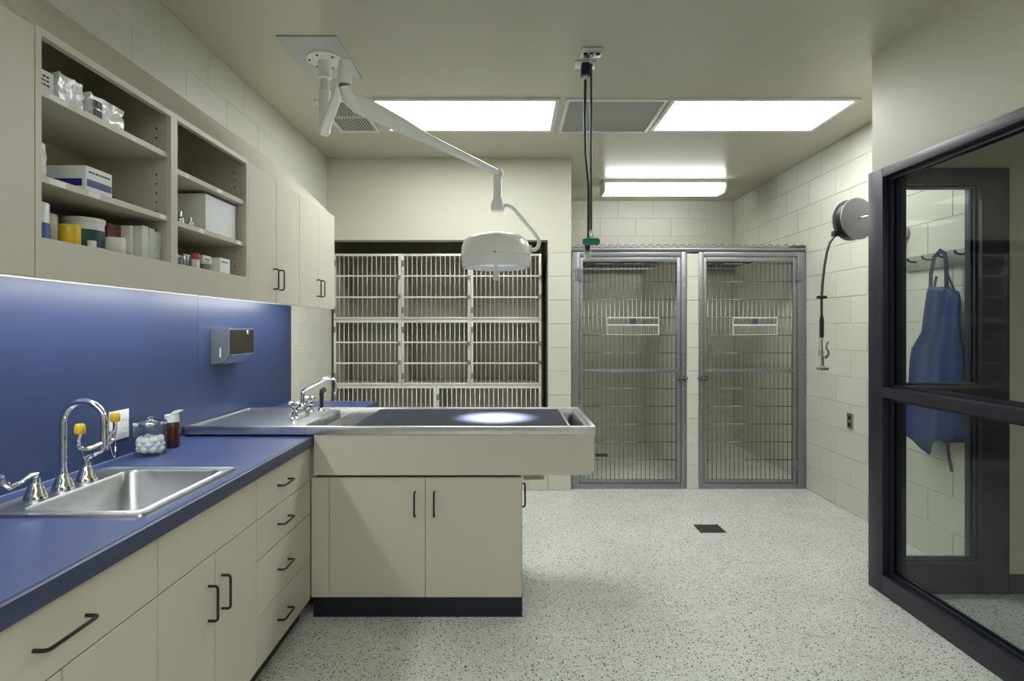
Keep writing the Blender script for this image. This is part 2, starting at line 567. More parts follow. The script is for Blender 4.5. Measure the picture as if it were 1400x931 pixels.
# wraparound fixture over the kennels
k = thing('wraparound_light', 'long wraparound fluorescent ceiling light above the kennels', 'ceiling light', (1.52, 5.87, CEILZ - 0.12))
B(0.91, 2.13, 5.73, 6.01, CEILZ - 0.035, CEILZ - 0.001, 0.004).build('housing', WHITEP, k)
prof = [(5.735, CEILZ - 0.036), (5.735, CEILZ - 0.075), (5.76, CEILZ - 0.108), (5.80, CEILZ - 0.118), (5.94, CEILZ - 0.118), (5.98, CEILZ - 0.108), (6.005, CEILZ - 0.075), (6.005, CEILZ - 0.036)]
MB().prism(prof, 'X', 0.935, 2.105).build('lens', emis('wrap_lens', E_KENNEL), k, label='glowing prismatic lens')
for xa in (0.915, 2.107):
    MB().prism(prof, 'X', xa, xa + 0.018).build('end_cap', WHITEP, k)
m = MB()
for i in range(30):
    xx = 0.955 + i * 0.0392
    m.tube([(xx, 5.762, CEILZ - 0.1125), (xx, 5.80, CEILZ - 0.1205), (xx, 5.94, CEILZ - 0.1205), (xx, 5.978, CEILZ - 0.1125)], 0.0055, 6)
m.build('lens_ribs', mat('rib_grey', (0.05, 0.055, 0.055), 0.4), k, kind='stuff')

# ------------------------------------------------------------------ base cabinets along the left wall
FX = -0.955     # door faces
def toe(parent, y0, y1):
    B(WL + 0.01, FX - 0.05, y0, y1, 0.0, 0.10).build('toe_kick', RUBBER, parent)

def front(parent, name, y0, y1, z0, z1, handle=None, hl=0.11):
    g_ = 0.002
    d = B(FX - 0.018, FX, y0 + g_, y1 - g_, z0 + g_, z1 - g_, 0.0012, 1).build(name, LAM, parent)
    if handle:
        hy, hz, ax = handle
        pull(d, (FX, hy, hz), (0, 1, 0) if ax == 'Y' else (0, 0, 1), (1, 0, 0), hl)
    return d

def base(name, label, y0, y1, ztop=0.826):
    t = thing(name, label, 'cabinet', (FX - 0.3, (y0 + y1) / 2, 0))
    B(WL + 0.003, FX - 0.030, y0 + 0.001, y1 - 0.001, 0.10, ztop).build('body', LAMIN, t)
    toe(t, y0, y1)
    return t

ZT, ZS, ZB = 0.822, 0.660, 0.092
c1 = base('base_cabinet', 'beige base cabinet with one wide drawer over two doors nearest the camera', 0.91, 1.584)
front(c1, 'drawer', 0.91, 1.584, ZS, ZT, (1.243, 0.74, 'Y'), 0.145)
front(c1, 'door', 0.91, 1.247, ZB, ZS, (1.205, 0.515, 'Z'))
front(c1, 'door', 1.247, 1.584, ZB, ZS)
c2 = base('sink_base_cabinet', 'beige base cabinet with two doors below the sink', 1.584, 2.2, 0.66)
front(c2, 'false_front', 1.584, 2.2, ZS, ZT)
front(c2, 'door', 1.584, 1.892, ZB, ZS, (1.850, 0.515, 'Z'))
front(c2, 'door', 1.892, 2.2, ZB, ZS, (1.934, 0.515, 'Z'))
c3 = base('drawer_cabinet', 'beige cabinet with a stack of four drawers in the corner', 2.2, 2.79)
for z0, z1 in ((ZS, ZT), (0.505, ZS), (0.288, 0.505), (ZB, 0.288)):
    front(c3, 'drawer', 2.2, 2.79, z0, z1, (2.455, (z0 + z1) / 2, 'Y'))

# ------------------------------------------------------------------ countertop
CT = 0.872
SX0, SX1, SY0, SY1 = -1.470, -0.997, 1.584, 2.137
ct = thing('countertop', 'blue laminate countertop holding the stainless sink', 'countertop', (-1.25, 1.8, 0.828))
m = MB()
XB = WL + 0.016
m.box(XB, FX, 0.91, SY0 + 0.012, 0.828, CT)
m.box(XB, FX, SY1 - 0.012, 2.787, 0.828, CT)
m.box(XB, SX0 + 0.012, SY0 + 0.012, SY1 - 0.012, 0.828, CT)
m.box(SX1 - 0.012, FX, SY0 + 0.012, SY1 - 0.012, 0.828, CT)
m.build('slab', BLUE, ct)
B(FX, FX + 0.018, 0.91, 2.787, 0.826, CT, 0.002).build('front_edge', NOSE, ct, label='dark front edge band')
B(XB, XB + 0.004, 0.91, 2.787, CT, CT + 0.0025).build('sealant_bead', mat('sealant', (0.30, 0.33, 0.42), 0.4), ct)
ct2 = thing('countertop', 'short blue laminate counter piece behind the steel tub table', 'countertop', (-1.25, 3.8, 0.828))
B(XB, FX, 3.462, 4.13, 0.828, CT).build('slab', BLUE, ct2)
B(FX, FX + 0.018, 3.462, 4.13, 0.826, CT, 0.002).build('front_edge', NOSE, ct2)
bs = thing('backsplash', 'tall blue laminate backsplash panels between counter and wall cabinets', 'backsplash', (WL, 2.0, CT))
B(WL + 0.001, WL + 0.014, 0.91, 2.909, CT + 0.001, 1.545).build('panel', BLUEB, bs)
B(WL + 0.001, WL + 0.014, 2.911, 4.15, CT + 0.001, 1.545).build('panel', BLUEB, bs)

# ------------------------------------------------------------------ drop-in sink
sk = thing('sink', 'stainless steel drop-in sink in the blue counter', 'sink', (-1.23, 1.86, CT))
bx0, bx1, by0, by1 = -1.362, -1.032, 1.625, 2.085
zt = CT + 0.006
rings = [rr(SX0, SX1, SY0, SY1, 0.02, CT + 0.0005), rr(SX0 + 0.002, SX1 - 0.002, SY0 + 0.002, SY1 - 0.002, 0.02, zt + 0.002),
         rr(SX0 + 0.010, SX1 - 0.010, SY0 + 0.010, SY1 - 0.010, 0.02, zt),
         rr(bx0 - 0.014, bx1 + 0.008, by0 - 0.008, by1 + 0.008, 0.045, zt - 0.001),
         rr(bx0 - 0.006, bx1 + 0.004, by0 - 0.004, by1 + 0.004, 0.042, zt + 0.002),
         rr(bx0, bx1, by0, by1, 0.04, zt - 0.006),
         rr(bx0 + 0.008, bx1 - 0.008, by0 + 0.008, by1 - 0.008, 0.045, CT - 0.15),
         rr(bx0 + 0.022, bx1 - 0.022, by0 + 0.022, by1 - 0.022, 0.05, CT - 0.178),
         rr(bx0 + 0.05, bx1 - 0.05, by0 + 0.05, by1 - 0.05, 0.05, CT - 0.185),
         rr(-1.24, -1.16, 1.815, 1.895, 0.0399, CT - 0.188)]
MB().loft(rings, (False, True)).build('bowl', mat('sink_steel', (0.50, 0.51, 0.52), 0.33, 1.0, var=0.05, vscale=30), sk, ang=50)
MB().lathe((-1.2, 1.855, CT - 0.1878), [(0.0, 0.002), (0.03, 0.002), (0.042, 0.004), (0.044, 0.0)], 20).build('drain', CHROME, sk)

# gooseneck faucet with eyewash
fz = zt + 0.0
fa = thing('eyewash_faucet', 'chrome gooseneck faucet with yellow capped eyewash on the sink', 'faucet', (-1.417, 1.85, fz))
bell = [(0.031, 0.0), (0.031, 0.004), (0.027, 0.012), (0.021, 0.030), (0.016, 0.044), (0.012, 0.052), (0.012, 0.060), (0.0, 0.060)]
for i, (yy, nm) in enumerate(((1.745, 'handle_base'), (1.853, 'spout_base'), (1.955, 'handle_base'))):
    MB().lathe((-1.417, yy, fz), bell, 20).build(nm, CHROME, fa)
sp = [(-1.417, 1.853, fz + 0.055), (-1.417, 1.853, fz + 0.12), (-1.417, 1.853, 1.083)] + arc((-1.352, 1.853, 1.088), 0.065, PI, 0.0, 14, (1, 0, 0), (0, 0, 1)) + [(-1.287, 1.853, 1.06), (-1.287, 1.853, 1.045)]
MB().tube(sp, 0.0105, 12).build('spout', CHROME, fa)
MB().tube([(-1.417, 1.745, fz + 0.062), (-1.417, 1.745, fz + 0.072), (-1.416, 1.725, fz + 0.073), (-1.414, 1.69, fz + 0.062), (-1.412, 1.65, fz + 0.058), (-1.411, 1.628, fz + 0.078), (-1.411, 1.618, fz + 0.098)],
          [0.009, 0.009, 0.007, 0.006, 0.008, 0.0105, 0.009], 10).build('blade_handle', CHROME, fa)
MB().tube([(-1.417, 1.955, fz + 0.062), (-1.417, 1.955, fz + 0.074), (-1.408, 1.962, fz + 0.078), (-1.39, 1.985, fz + 0.09), (-1.375, 2.0, fz + 0.12), (-1.372, 2.005, fz + 0.155)],
          [0.009, 0.009, 0.007, 0.006, 0.008, 0.006], 10).build('blade_handle', CHROME, fa)
ew_ = MB()
ew_.lathe((-1.287, 1.853, 1.0), [(0.0, 0.0), (0.011, 0.0), (0.013, 0.008), (0.013, 0.05), (0.010, 0.06), (0.0, 0.06)], 16)
eb = ew_.build('eyewash_body', CHROME, fa)
MB().tube([(-1.287, 1.845, 1.024), (-1.288, 1.80, 1.018), (-1.292, 1.775, 1.018), (-1.296, 1.757, 1.028), (-1.296, 1.752, 1.05), (-1.293, 1.757, 1.072)], 0.0065, 9).build('eyewash_arm', CHROME, fa)
MB().tube([(-1.287, 1.862, 1.024), (-1.292, 1.89, 1.018), (-1.300, 1.915, 1.024), (-1.305, 1.928, 1.04), (-1.305, 1.932, 1.064), (-1.304, 1.93, 1.080)], 0.0065, 9).build('eyewash_arm', CHROME, fa)
cap = [(0.0, 0.0), (0.011, 0.0), (0.0145, 0.003), (0.0152, 0.012), (0.0142, 0.024), (0.011, 0.030), (0.0, 0.031)]
MB().lathe((-1.293, 1.757, 1.068), cap, 14).build('eyewash_cap', YELLOW, fa, label='yellow dust cap')
MB().lathe((-1.304, 1.93, 1.077), cap, 14).build('eyewash_cap', YELLOW, fa, label='yellow dust cap')
for (a, b) in (((-1.296, 1.752, 1.06), (-1.287, 1.81, 1.02)), ((-1.305, 1.932, 1.065), (-1.290, 1.88, 1.02))):
    a, b = Vector(a), Vector(b)
    pts = []
    for i in range(13):
        t = i / 12
        p_ = a.lerp(b, t)
        p_.z -= 0.075 * math.sin(PI * t)
        p_.x += 0.008 * math.sin(PI * t)
        pts.append(p_)
    MB().tube(pts, 0.0013, 5).build('bead_chain', CHROME, fa)

# ------------------------------------------------------------------ things on the counter and backsplash
jr = thing('glass_jar', 'clear glass jar of white cotton balls on the blue counter', 'jar', (-1.462, 2.375, CT))
MB().lathe((-1.462, 2.375, CT), [(0.0, 0.004), (0.052, 0.004), (0.055, 0.0), (0.059, 0.004), (0.059, 0.118), (0.056, 0.124), (0.056, 0.122), (0.0565, 0.008), (0.0, 0.008)], 28).build('jar_body', CLEAR, jr)
cb = MB()
rnd = random.Random(3)
for lay in range(3):
    for i in range(9):
        a = i * 2 * PI / 8 + lay * 0.4
        r_ = 0.036 if i < 8 else 0.0
        cz = CT + 0.026 + lay * 0.018 + rnd.uniform(-0.004, 0.004)
        s_ = rnd.uniform(0.015, 0.0185)
        cb.lathe((-1.462 + r_ * math.cos(a), 2.375 + r_ * math.sin(a), cz), [(0, -s_), (s_ * 0.7, -s_ * 0.7), (s_, 0), (s_ * 0.7, s_ * 0.7), (0, s_)], 8)
cb.build('cotton_balls', COTTON, jr, kind='stuff')
MB().lathe((-1.462, 2.375, CT + 0.1245), [(0.0, 0.0), (0.060, 0.0), (0.061, 0.005), (0.058, 0.012), (0.015, 0.016), (0.008, 0.020), (0.011, 0.030), (0.0, 0.034)], 28).build('lid', CHROME, jr)
bt = thing('amber_bottle', 'dark amber bottle with white flip cap beside the glass jar', 'bottle', (-1.464, 2.53, CT))
MB().lathe((-1.464, 2.53, CT), [(0.0, 0.0), (0.029, 0.0), (0.031, 0.004), (0.031, 0.098), (0.026, 0.107), (0.026, 0.110), (0.0, 0.110)], 24).build('bottle_body', AMBER, bt)
MB().lathe((-1.464, 2.53, CT + 0.1102), [(0.0, 0.0), (0.0285, 0.0), (0.0285, 0.030), (0.0, 0.030)], 24).build('cap', WHITEP, bt)
MB().prism([(-1.47, CT + 0.1405), (-1.425, CT + 0.151), (-1.42, CT + 0.160), (-1.448, CT + 0.158)], 'Y', 2.515, 2.545).build('flip_lid', WHITEP, bt)
op = thing('outlet_plate', 'white double outlet plate on the blue backsplash behind the faucet', 'outlet', (WL + 0.0145, 2.32, 0.947))
B(WL + 0.0145, WL + 0.020, 2.263, 2.378, 0.945, 1.060, 0.002).build('cover_plate', WHITEP, op)
for yy in (2.292, 2.349):
    r_ = B(WL + 0.020, WL + 0.022, yy - 0.017, yy + 0.017, 0.967, 1.038, 0.0008, 1).build('receptacle', WHITEP, op)
    for zz in (0.985, 1.02):
        m = MB()
        m.box(WL + 0.022, WL + 0.0224, yy - 0.008, yy - 0.006, zz - 0.004, zz + 0.004)
        m.box(WL + 0.022, WL + 0.0224, yy + 0.006, yy + 0.008, zz - 0.004, zz + 0.004)
        m.build('slots', BLACKP, r_)
pd = thing('towel_dispenser', 'stainless paper towel dispenser mounted on the blue backsplash', 'towel dispenser', (WL + 0.015, 3.18, 1.20))
xa, xb = WL + 0.015, WL + 0.112
MB().prism([(xa, 1.384), (xb, 1.384), (xb, 1.245), (xa + 0.05, 1.203), (xa, 1.198)], 'Y', 3.036, 3.320).build('housing', DISP, pd)
B(xb, xb + 0.003, 3.040, 3.316, 1.249, 1.380, 0.001, 1).build('front_cover', mat('dispenser_dark', (0.20, 0.19, 0.18), 0.25, 1.0), pd)
MB().prism([(xb + 0.001, 1.240), (xb + 0.006, 1.247), (xa + 0.058, 1.204), (xa + 0.05, 1.198)], 'Y', 3.06, 3.30).build('chute_lip', STEEL, pd)
MB().lathe((xb + 0.003, 3.24, 1.363), [(0.0, 0.003), (0.010, 0.003), (0.012, 0.0)], 16, 'X').build('lock', CHROME, pd)
B(xa + 0.045, xa + 0.053, 3.0345, 3.036, 1.235, 1.285).build('sight_slot', WHITEP, pd)

# ------------------------------------------------------------------ wall cabinets with sloped tops
UX = -1.25
UB, UT, UW = 1.52, 2.186, 2.49     # bottom, front top, top at the wall
def sloped_poly(top=UT):
    return [(WL + 0.002, UB + 0.06), (UX, UB + 0.06), (UX, top), (WL + 0.002, UW)]

def udoor(parent, y0, y1, hy=None):
    g_ = 0.0018
    d = B(UX + 0.005, UX + 0.018, y0 + g_, y1 - g_, UB, UT - 0.006, 0.0012, 1).build('door', LAM, parent)
    if hy is not None:
        pull(d, (UX + 0.018, hy, UB + 0.125), (0, 0, 1), (1, 0, 0), 0.105, 0.0042, 0.028)

def ucab(label, ys, hys):
    y0, y1 = ys[0], ys[-1]
    t = thing('wall_cabinet', label, 'cabinet', (-1.4, (y0 + y1) / 2, UB))
    MB().prism(sloped_poly(), 'Y', y0 + 0.0005, y1 - 0.0005).build('body', LAM, t)
    for (a, b), h in zip(zip(ys, ys[1:]), hys):
        udoor(t, a, b, h)
    return t

UX = -1.268    # cabinet boxes end here, doors stand 18 mm proud
ucab('beige wall cabinet with sloped top at the left picture edge', (1.03, 1.539), (1.07,))
ucab('beige two door wall cabinet beside the open shelves', (2.786, 3.122, 3.465), (3.085, 3.160))
ucab('beige two door wall cabinet at the far end near the cages', (3.465, 3.812, 4.156), (3.775, 3.850))

ou = thing('open_shelf_unit', 'beige open wall shelf unit with two bays of supplies', 'shelf unit', (-1.4, 2.16, UB))
xo = -1.25
OB, OT = 1.628, 2.166
MB().prism([(WL + 0.002, UW), (WL + 0.002, UW - 0.018), (xo - 0.02, OT + 0.0), (xo, OT), (xo, UT)], 'Y', 1.540, 2.785).build('sloped_top', LAM, ou)
B(xo - 0.018, xo, 1.540, 2.785, UB, OB).build('lower_rail', LAM, ou)
B(xo - 0.018, xo, 1.540, 1.560, OB, OT).build('stile', LAM, ou)
B(xo - 0.018, xo, 2.155, 2.197, OB, OT).build('stile', LAM, ou)
B(xo - 0.018, xo, 2.768, 2.785, OB, OT).build('stile', LAM, ou)
side = [(WL + 0.004, OB - 0.03), (xo - 0.018, OB - 0.03), (xo - 0.018, OT - 0.001), (WL + 0.004, UW - 0.022)]
for a, b in ((1.540, 1.558), (2.157, 2.195), (2.769, 2.785)):
    MB().prism(side, 'Y', a, b).build('side_panel', LAMIN, ou)
B(WL + 0.002, WL + 0.008, 1.558, 2.769, OB - 0.04, OT + 0.25).build('back_panel', LAMIN, ou)
B(WL + 0.008, xo - 0.018, 1.542, 2.784, OB - 0.022, OB - 0.004).build('bottom_panel', LAMIN, ou)
for a, b, z in ((1.559, 2.156, 2.012), (1.559, 2.156, 1.780), (2.196, 2.768, 1.971), (2.196, 2.768, 1.774)):
    sh_ = B(WL + 0.009, xo - 0.012, a, b, z, z + 0.019).build('shelf', LAM, ou)
    for la, lb in {2.012: ((1.60, 1.67), (1.935, 1.972)), 1.780: ((1.60, 1.66), (1.75, 1.80), (2.105, 2.14)), 1.971: ((2.27, 2.295), (2.52, 2.56)), 1.774: ((2.37, 2.41), (2.70, 2.735))}[z]:
        B(xo - 0.012, xo - 0.0115, la, lb, z + 0.002, z + 0.017).build('edge_label', PAPER, sh_)
for yb_ in (2.1565, 2.7685):
    m = MB()
    for i in range(14):
        zz = 1.68 + i * 0.034
        if any(abs(zz - q) < 0.02 for q in (1.79, 2.02, 1.98)): continue
        m.lathe((xo - 0.055, yb_, zz), [(0.0, -0.0006), (0.0035, -0.0006), (0.0035, 0.0006), (0.0, 0.0006)], 8, 'Y')
    m.build('pin_holes', DARK, ou, kind='stuff')

# lights under the wall cabinets
for i, (a, b, lab) in enumerate(((0.95, 1.52, 'under the left door cabinet'), (1.60, 2.74, 'under the open shelf unit'), (2.86, 4.05, 'under the far wall cabinets'))):
    t = thing('under_cabinet_light', 'slim fluorescent strip light ' + lab, 'strip light', (-1.34, (a + b) / 2, UB + 0.004))
    B(-1.375, -1.315, a, b, UB + 0.042, UB + 0.0595 if i != 1 else UB + 0.0845).build('housing', WHITEP, t)
    B(-1.37, -1.32, a + 0.01, b - 0.01, UB + 0.028, UB + 0.042).build('lens', emis('under_lens', E_UNDER, (0.95, 1.0, 1.0)), t)
# ------------------------------------------------------------------ supplies on the open shelves
def wrapped(name, x0, x1, y0, y1, z0, h, label, cat, m=FILM, amp=0.0035, seed=1, flap=True):
    """crinkled plastic wrapped pack: a subdivided box with pushed vertices"""
    rd = random.Random(seed)
    b = bmesh.new()
    bmesh.ops.create_cube(b, size=1.0)
    bmesh.ops.subdivide_edges(b, edges=list(b.edges), cuts=7, use_grid_fill=True)
    for v_ in b.verts:
        c_ = v_.co.copy()
        v_.co = Vector(((x0 + x1) / 2 + c_.x * (x1 - x0), (y0 + y1) / 2 + c_.y * (y1 - y0), z0 + (c_.z + 0.5) * h))
        if c_.z > -0.49:
            v_.co += Vector((rd.uniform(-amp, amp), rd.uniform(-amp, amp), rd.uniform(-amp, amp * 0.6)))
    mb = MB()
    mb._merge(b)
    t = thing(name, label, cat, ((x0 + x1) / 2, (y0 + y1) / 2, z0))
    mb.build('pack', m, t, ang=50)
    return t

def carton(x0, x1, y0, y1, z0, z1, label, band=None, marks=0, m=PAPER, cat='box', name='carton'):
    t = thing(name, label, cat, ((x0 + x1) / 2, (y0 + y1) / 2, z0))
    B(x0, x1, y0, y1, z0, z1, 0.0012, 1).build('box', m, t)
    if band:
        za, zb = band
        mm = MB()
        mm.box(x1, x1 + 0.0006, y0 + 0.004, y1 - 0.004, za, zb)
        mm.box(x0 + 0.012, x1 - 0.012, y0 - 0.0006, y0, za, zb)
        mm.build('printed_band', BLUEPRINT, t)
    if marks:
        rd = random.Random(int(y0 * 1000))
        mm = MB()
        rows = max(1, marks // 6)
        for r_ in range(rows):
            yy = y0 + 0.012
            zz = z1 - 0.014 - r_ * 0.012
            while yy < y1 - 0.02:
                w_ = rd.uniform(0.004, 0.012)
                mm.box(x1, x1 + 0.0005, yy, yy + w_, zz - 0.006, zz)
                yy += w_ + 0.003
        mm.build('print', PRINT, t)
    return t

def can(name, label, cat, x, y, z, r, h, m, extra=None, neck=0.0):
    t = thing(name, label, cat, (x, y, z))
    MB().lathe((x, y, z), [(0.0, 0.0), (r * 0.96, 0.0), (r, 0.002), (r, h - 0.003), (r * 0.95, h), (0.0, h)], 20).build('body', m, t)
    if extra:
        for (nm, mm, ra, za, zb) in extra:
            MB().lathe((x, y, z), [(0.0, za), (ra, za), (ra, zb), (0.0, zb)], 20).build(nm, mm, t)
    return t

Z1, Z2, Z0 = 2.0312, 1.7992, OB - 0.0038
carton(-1.47, -1.305, 1.563, 1.672, Z1, Z1 + 0.078, 'white printed carton at the left end of the top shelf', marks=18)
wrapped('wrapped_pack', -1.46, -1.30, 1.682, 1.782, Z1, 0.094, 'clear wrapped white pack next to the printed carton, top shelf', 'package', seed=4)
t = wrapped('wrapped_pack', -1.47, -1.305, 1.815, 1.975, Z1, 0.088, 'crumpled wrapped pack with dark label, right on the top shelf', 'package', seed=8, amp=0.0045)
m = MB()
for i in range(3):
    for j in range(2):
        m.box(-1.2985, -1.297, 1.822 + i * 0.013, 1.832 + i * 0.013, Z1 + 0.018 + j * 0.028, Z1 + 0.04 + j * 0.028)
m.build('label', PRINT, t)
wrapped('wrapped_pack', -1.42, -1.30, 1.569, 1.638, Z2, 0.10, 'white wrapped pack at the left end of the middle shelf', 'package', seed=9)
carton(-1.43, -1.295, 1.785, 1.902, Z2, Z2 + 0.084, 'white carton with blue band on the middle shelf', (Z2 + 0.022, Z2 + 0.044), 6)
carton(-1.41, -1.30, 1.925, 2.03, Z2, Z2 + 0.013, 'flat white packet with dark edge beside the blue banded carton', cat='packet', name='flat_packet')
carton(-1.405, -1.305, 1.93, 2.025, Z2 + 0.0132, Z2 + 0.021, 'dark flat packet lying on the white one', m=PRINT, cat='packet', name='flat_packet')
can('canister', 'white canister with blue wrap at the left end of the bottom shelf', 'canister', -1.315, 1.612, Z0, 0.036, 0.108, WHITEP, [('blue_wrap', BLUEPL, 0.0365, 0.004, 0.052)])
can('canister', 'cream narrow canister behind the yellow cup', 'canister', -1.38, 1.735, Z0, 0.03, 0.10, CREAM)
can('plastic_cup', 'yellow plastic cup on the bottom shelf', 'cup', -1.302, 1.728, Z0, 0.0275, 0.066, YELLOW, [('rim', YELLOW, 0.0285, 0.058, 0.064)])
can('small_jar', 'tiny white jar between yellow cup and tub', 'jar', -1.288, 1.800, Z0, 0.012, 0.03, WHITEP)
can('plastic_tub', 'white lidded tub with dark green label on the bottom shelf', 'tub', -1.362, 1.868, Z0, 0.055, 0.108, WHITEP, [('lid', WHITEP, 0.058, 0.095, 0.109), ('label', TEAL, 0.0556, 0.018, 0.072)])
can('jar', 'cream jar standing in front of the dark red box', 'jar', -1.303, 1.925, Z0, 0.032, 0.058, CREAM)
carton(-1.43, -1.338, 1.945, 2.010, Z0, Z0 + 0.112, 'dark red box behind the cream jar', m=REDB)
carton(-1.42, -1.31, 2.016, 2.036, Z0, Z0 + 0.116, 'thin white binder beside the dark red box', cat='binder', name='binder')
for i, (a, b, hh) in enumerate(((2.040, 2.078, 0.120), (2.080, 2.114, 0.118), (2.116, 2.150, 0.112))):
    wrapped('wrapped_pack', -1.42, -1.285, a, b, Z0, hh, ('pale wrapped pack next to the binder, bottom shelf', 'middle one of three pale packs, bottom shelf', 'pale wrapped pack against the shelf divider, bottom shelf')[i], 'package', seed=20 + i, amp=0.002, m=mat('pale_wrap', (0.62, 0.65, 0.62), 0.3))
Z3 = 1.7932
carton(-1.53, -1.29, 2.475, 2.745, Z3, Z3 + 0.163, 'large plain white box on the right bay shelf')
for i, (x, y, r_, h_) in enumerate(((-1.31, 2.225, 0.012, 0.062), (-1.315, 2.33, 0.014, 0.058), (-1.30, 2.375, 0.012, 0.042))):
    tt = thing('metal_bottle', ('small shiny metal bottle nearest the shelf divider', 'tallest shiny metal bottle left of the large white box', 'short shiny metal bottle beside the large white box')[i], 'bottle', (x, y, Z3))
    MB().lathe((x, y, Z3), [(0.0, 0.0), (r_, 0.0), (r_, h_ * 0.5), (r_ * 0.45, h_ * 0.62), (r_ * 0.45, h_ * 0.9), (r_ * 0.3, h_), (0.0, h_)], 14).build('body', STEEL, tt)
    MB().lathe((x, y, Z3), [(0.0, 0.001), (r_ * 1.06, 0.001), (r_ * 1.06, h_ * 0.12), (0.0, h_ * 0.12)], 14).build('base_ring', BLACKP, tt)
for i, (x, y, r_, h_, mm) in enumerate(((-1.30, 2.225, 0.016, 0.044, PRINT), (-1.30, 2.262, 0.015, 0.046, STEELV), (-1.305, 2.298, 0.016, 0.042, GREYP), (-1.30, 2.334, 0.016, 0.05, STEELV), (-1.31, 2.37, 0.015, 0.052, PRINT))):
    can('vial', ('dark vial at the divider', 'steel vial second from the divider', 'grey vial third from the divider', 'steel vial fourth from the divider', 'dark vial left of the orange capped jar')[i] + ' in the lower right bay', 'vial', x, y, Z0, r_, h_, mm, [('cap', CHROME, r_ * 0.8, h_, h_ + 0.006)])
can('jar', 'white jar with orange lid in the lower right bay', 'jar', -1.315, 2.425, Z0, 0.024, 0.046, WHITEP, [('lid', ORANGE, 0.025, 0.046, 0.07)])
can('jar', 'short white capped jar in front of the white cartons', 'jar', -1.297, 2.492, Z0, 0.021, 0.034, GREYP, [('lid', WHITEP, 0.022, 0.034, 0.046)])
carton(-1.41, -1.325, 2.522, 2.592, Z0, Z0 + 0.078, 'left one of two white cartons, lower right bay', marks=6)
carton(-1.41, -1.29, 2.600, 2.69, Z0, Z0 + 0.076, 'white carton at the right end of the lower right bay', marks=6)

# ------------------------------------------------------------------ peninsula cabinet
PF = 2.797
pc = thing('peninsula_cabinet', 'beige peninsula cabinet with two doors below the steel tub table', 'cabinet', (-0.45, 3.1, 0))
B(-0.932, 0.050, PF + 0.028, 3.42, 0.10, 0.670).build('body', LAM, pc)
B(WL + 0.003, -0.934, PF + 0.02, 4.12, 0.10, 0.826).build('corner_body', LAM, pc)
B(-0.952, -0.868, PF, PF + 0.018, 0.10, 0.672, 0.001, 1).build('filler', LAM, pc)
for x0, x1, hx in ((-0.866, -0.409, -0.456), (-0.407, 0.052, -0.363)):
    d = B(x0, x1, PF, PF + 0.018, 0.10, 0.672, 0.0012, 1).build('door', LAM, pc)
    pull(d, (hx, PF, 0.548), (0, 0, 1), (0, -1, 0), 0.115)
B(-0.945, 0.056, PF + 0.012, 3.40, 0.0, 0.099).build('toe_kick', RUBBER, pc)
sd = B(0.050, 0.056, PF + 0.03, 3.40, 0.10, 0.660, 0.001, 1).build('side_door', LAM, pc)
pull(sd, (0.056, PF + 0.10, 0.56), (0, 0, 1), (1, 0, 0), 0.115, 0.0045, 0.016)
# deep apron round the tub
rad = 0.035
poly = [(-0.935, 0.879), (-0.935, 0.687)] + [(0.398 - rad + rad * math.sin(a), 0.687 + rad - rad * math.cos(a)) for a in [i * PI / 12 for i in range(7)]] + [(0.398, 0.879)]
MB().prism(poly, 'Y', 2.783, 2.803).build('front_apron', LAM, pc)
MB().prism(poly, 'Y', 3.428, 3.446).build('rear_apron', LAM, pc)
B(0.380, 0.398, 2.804, 3.427, 0.722, 0.879).build('end_apron', LAM, pc)
B(-0.93, 0.379, 2.804, 3.427, 0.690, 0.706).build('tub_floor_panel', LAMIN, pc)
B(0.064, 0.170, 2.96, 3.25, 0.620, 0.6895).build('support_bracket', LAM, pc)
B(0.171, 0.190, 3.0, 3.2, 0.635, 0.6895).build('bracket_end', GALV, pc)

# ------------------------------------------------------------------ steel tub table
tt = thing('tub_table', 'stainless steel tub table top on the peninsula', 'tub table', (-0.5, 3.1, 0.88))
TX0, TX1, TY0, TY1 = WL + 0.02, 0.404, 2.775, 3.456
RT = 0.921
IX0, IX1, IY0, IY1 = -1.005, 0.358, 2.836, 3.400
DK = 0.912
rim = MB()
rim.box(TX0, TX1, TY0, 2.800, 0.880, RT, 0.004)            # front rim
rim.box(TX0, TX1, 3.432, TY1, 0.880, RT, 0.004)            # back rim
rim.box(TX1 - 0.024, TX1, 2.800, 3.432, 0.880, RT, 0.004)  # right rim
rim.box(TX0, TX0 + 0.02, 2.800, 3.432, 0.880, RT, 0.003)
rim.build('rim', STEEL, tt)
dk = MB()
dk.box(TX0 + 0.02, IX0, 2.798, 3.434, 0.900, DK)
dk.box(IX0, TX1 - 0.02, 2.798, IY0, 0.900, DK)
dk.box(IX0, TX1 - 0.02, IY1, 3.434, 0.900, DK)
dk.box(IX1, TX1 - 0.02, IY0, IY1, 0.900, DK)
dk.build('deck', STEEL, tt)
MB().loft([rr(IX0, IX1, IY0, IY1, 0.03, DK - 0.001), rr(IX0 + 0.004, IX1 - 0.004, IY0 + 0.004, IY1 - 0.004, 0.03, 0.89),
           rr(IX0 + 0.008, IX1 - 0.008, IY0 + 0.008, IY1 - 0.008, 0.04, 0.76), rr(IX0 + 0.02, IX1 - 0.02, IY0 + 0.02, IY1 - 0.02, 0.04, 0.742),
           rr(-0.96, -0.88, 3.08, 3.16, 0.039, 0.738)], (False, True)).build('basin', STEEL, tt, ang=50)
B(-0.756, 0.276, IY0 + 0.004, IY1 - 0.004, 0.899, 0.917, 0.003).build('table_panel', STEELD, tt, label='flat dark steel table panel')
B(0.276, 0.288, IY0 + 0.004, IY1 - 0.004, 0.885, 0.917, 0.002).build('panel_flange', STEEL, tt)
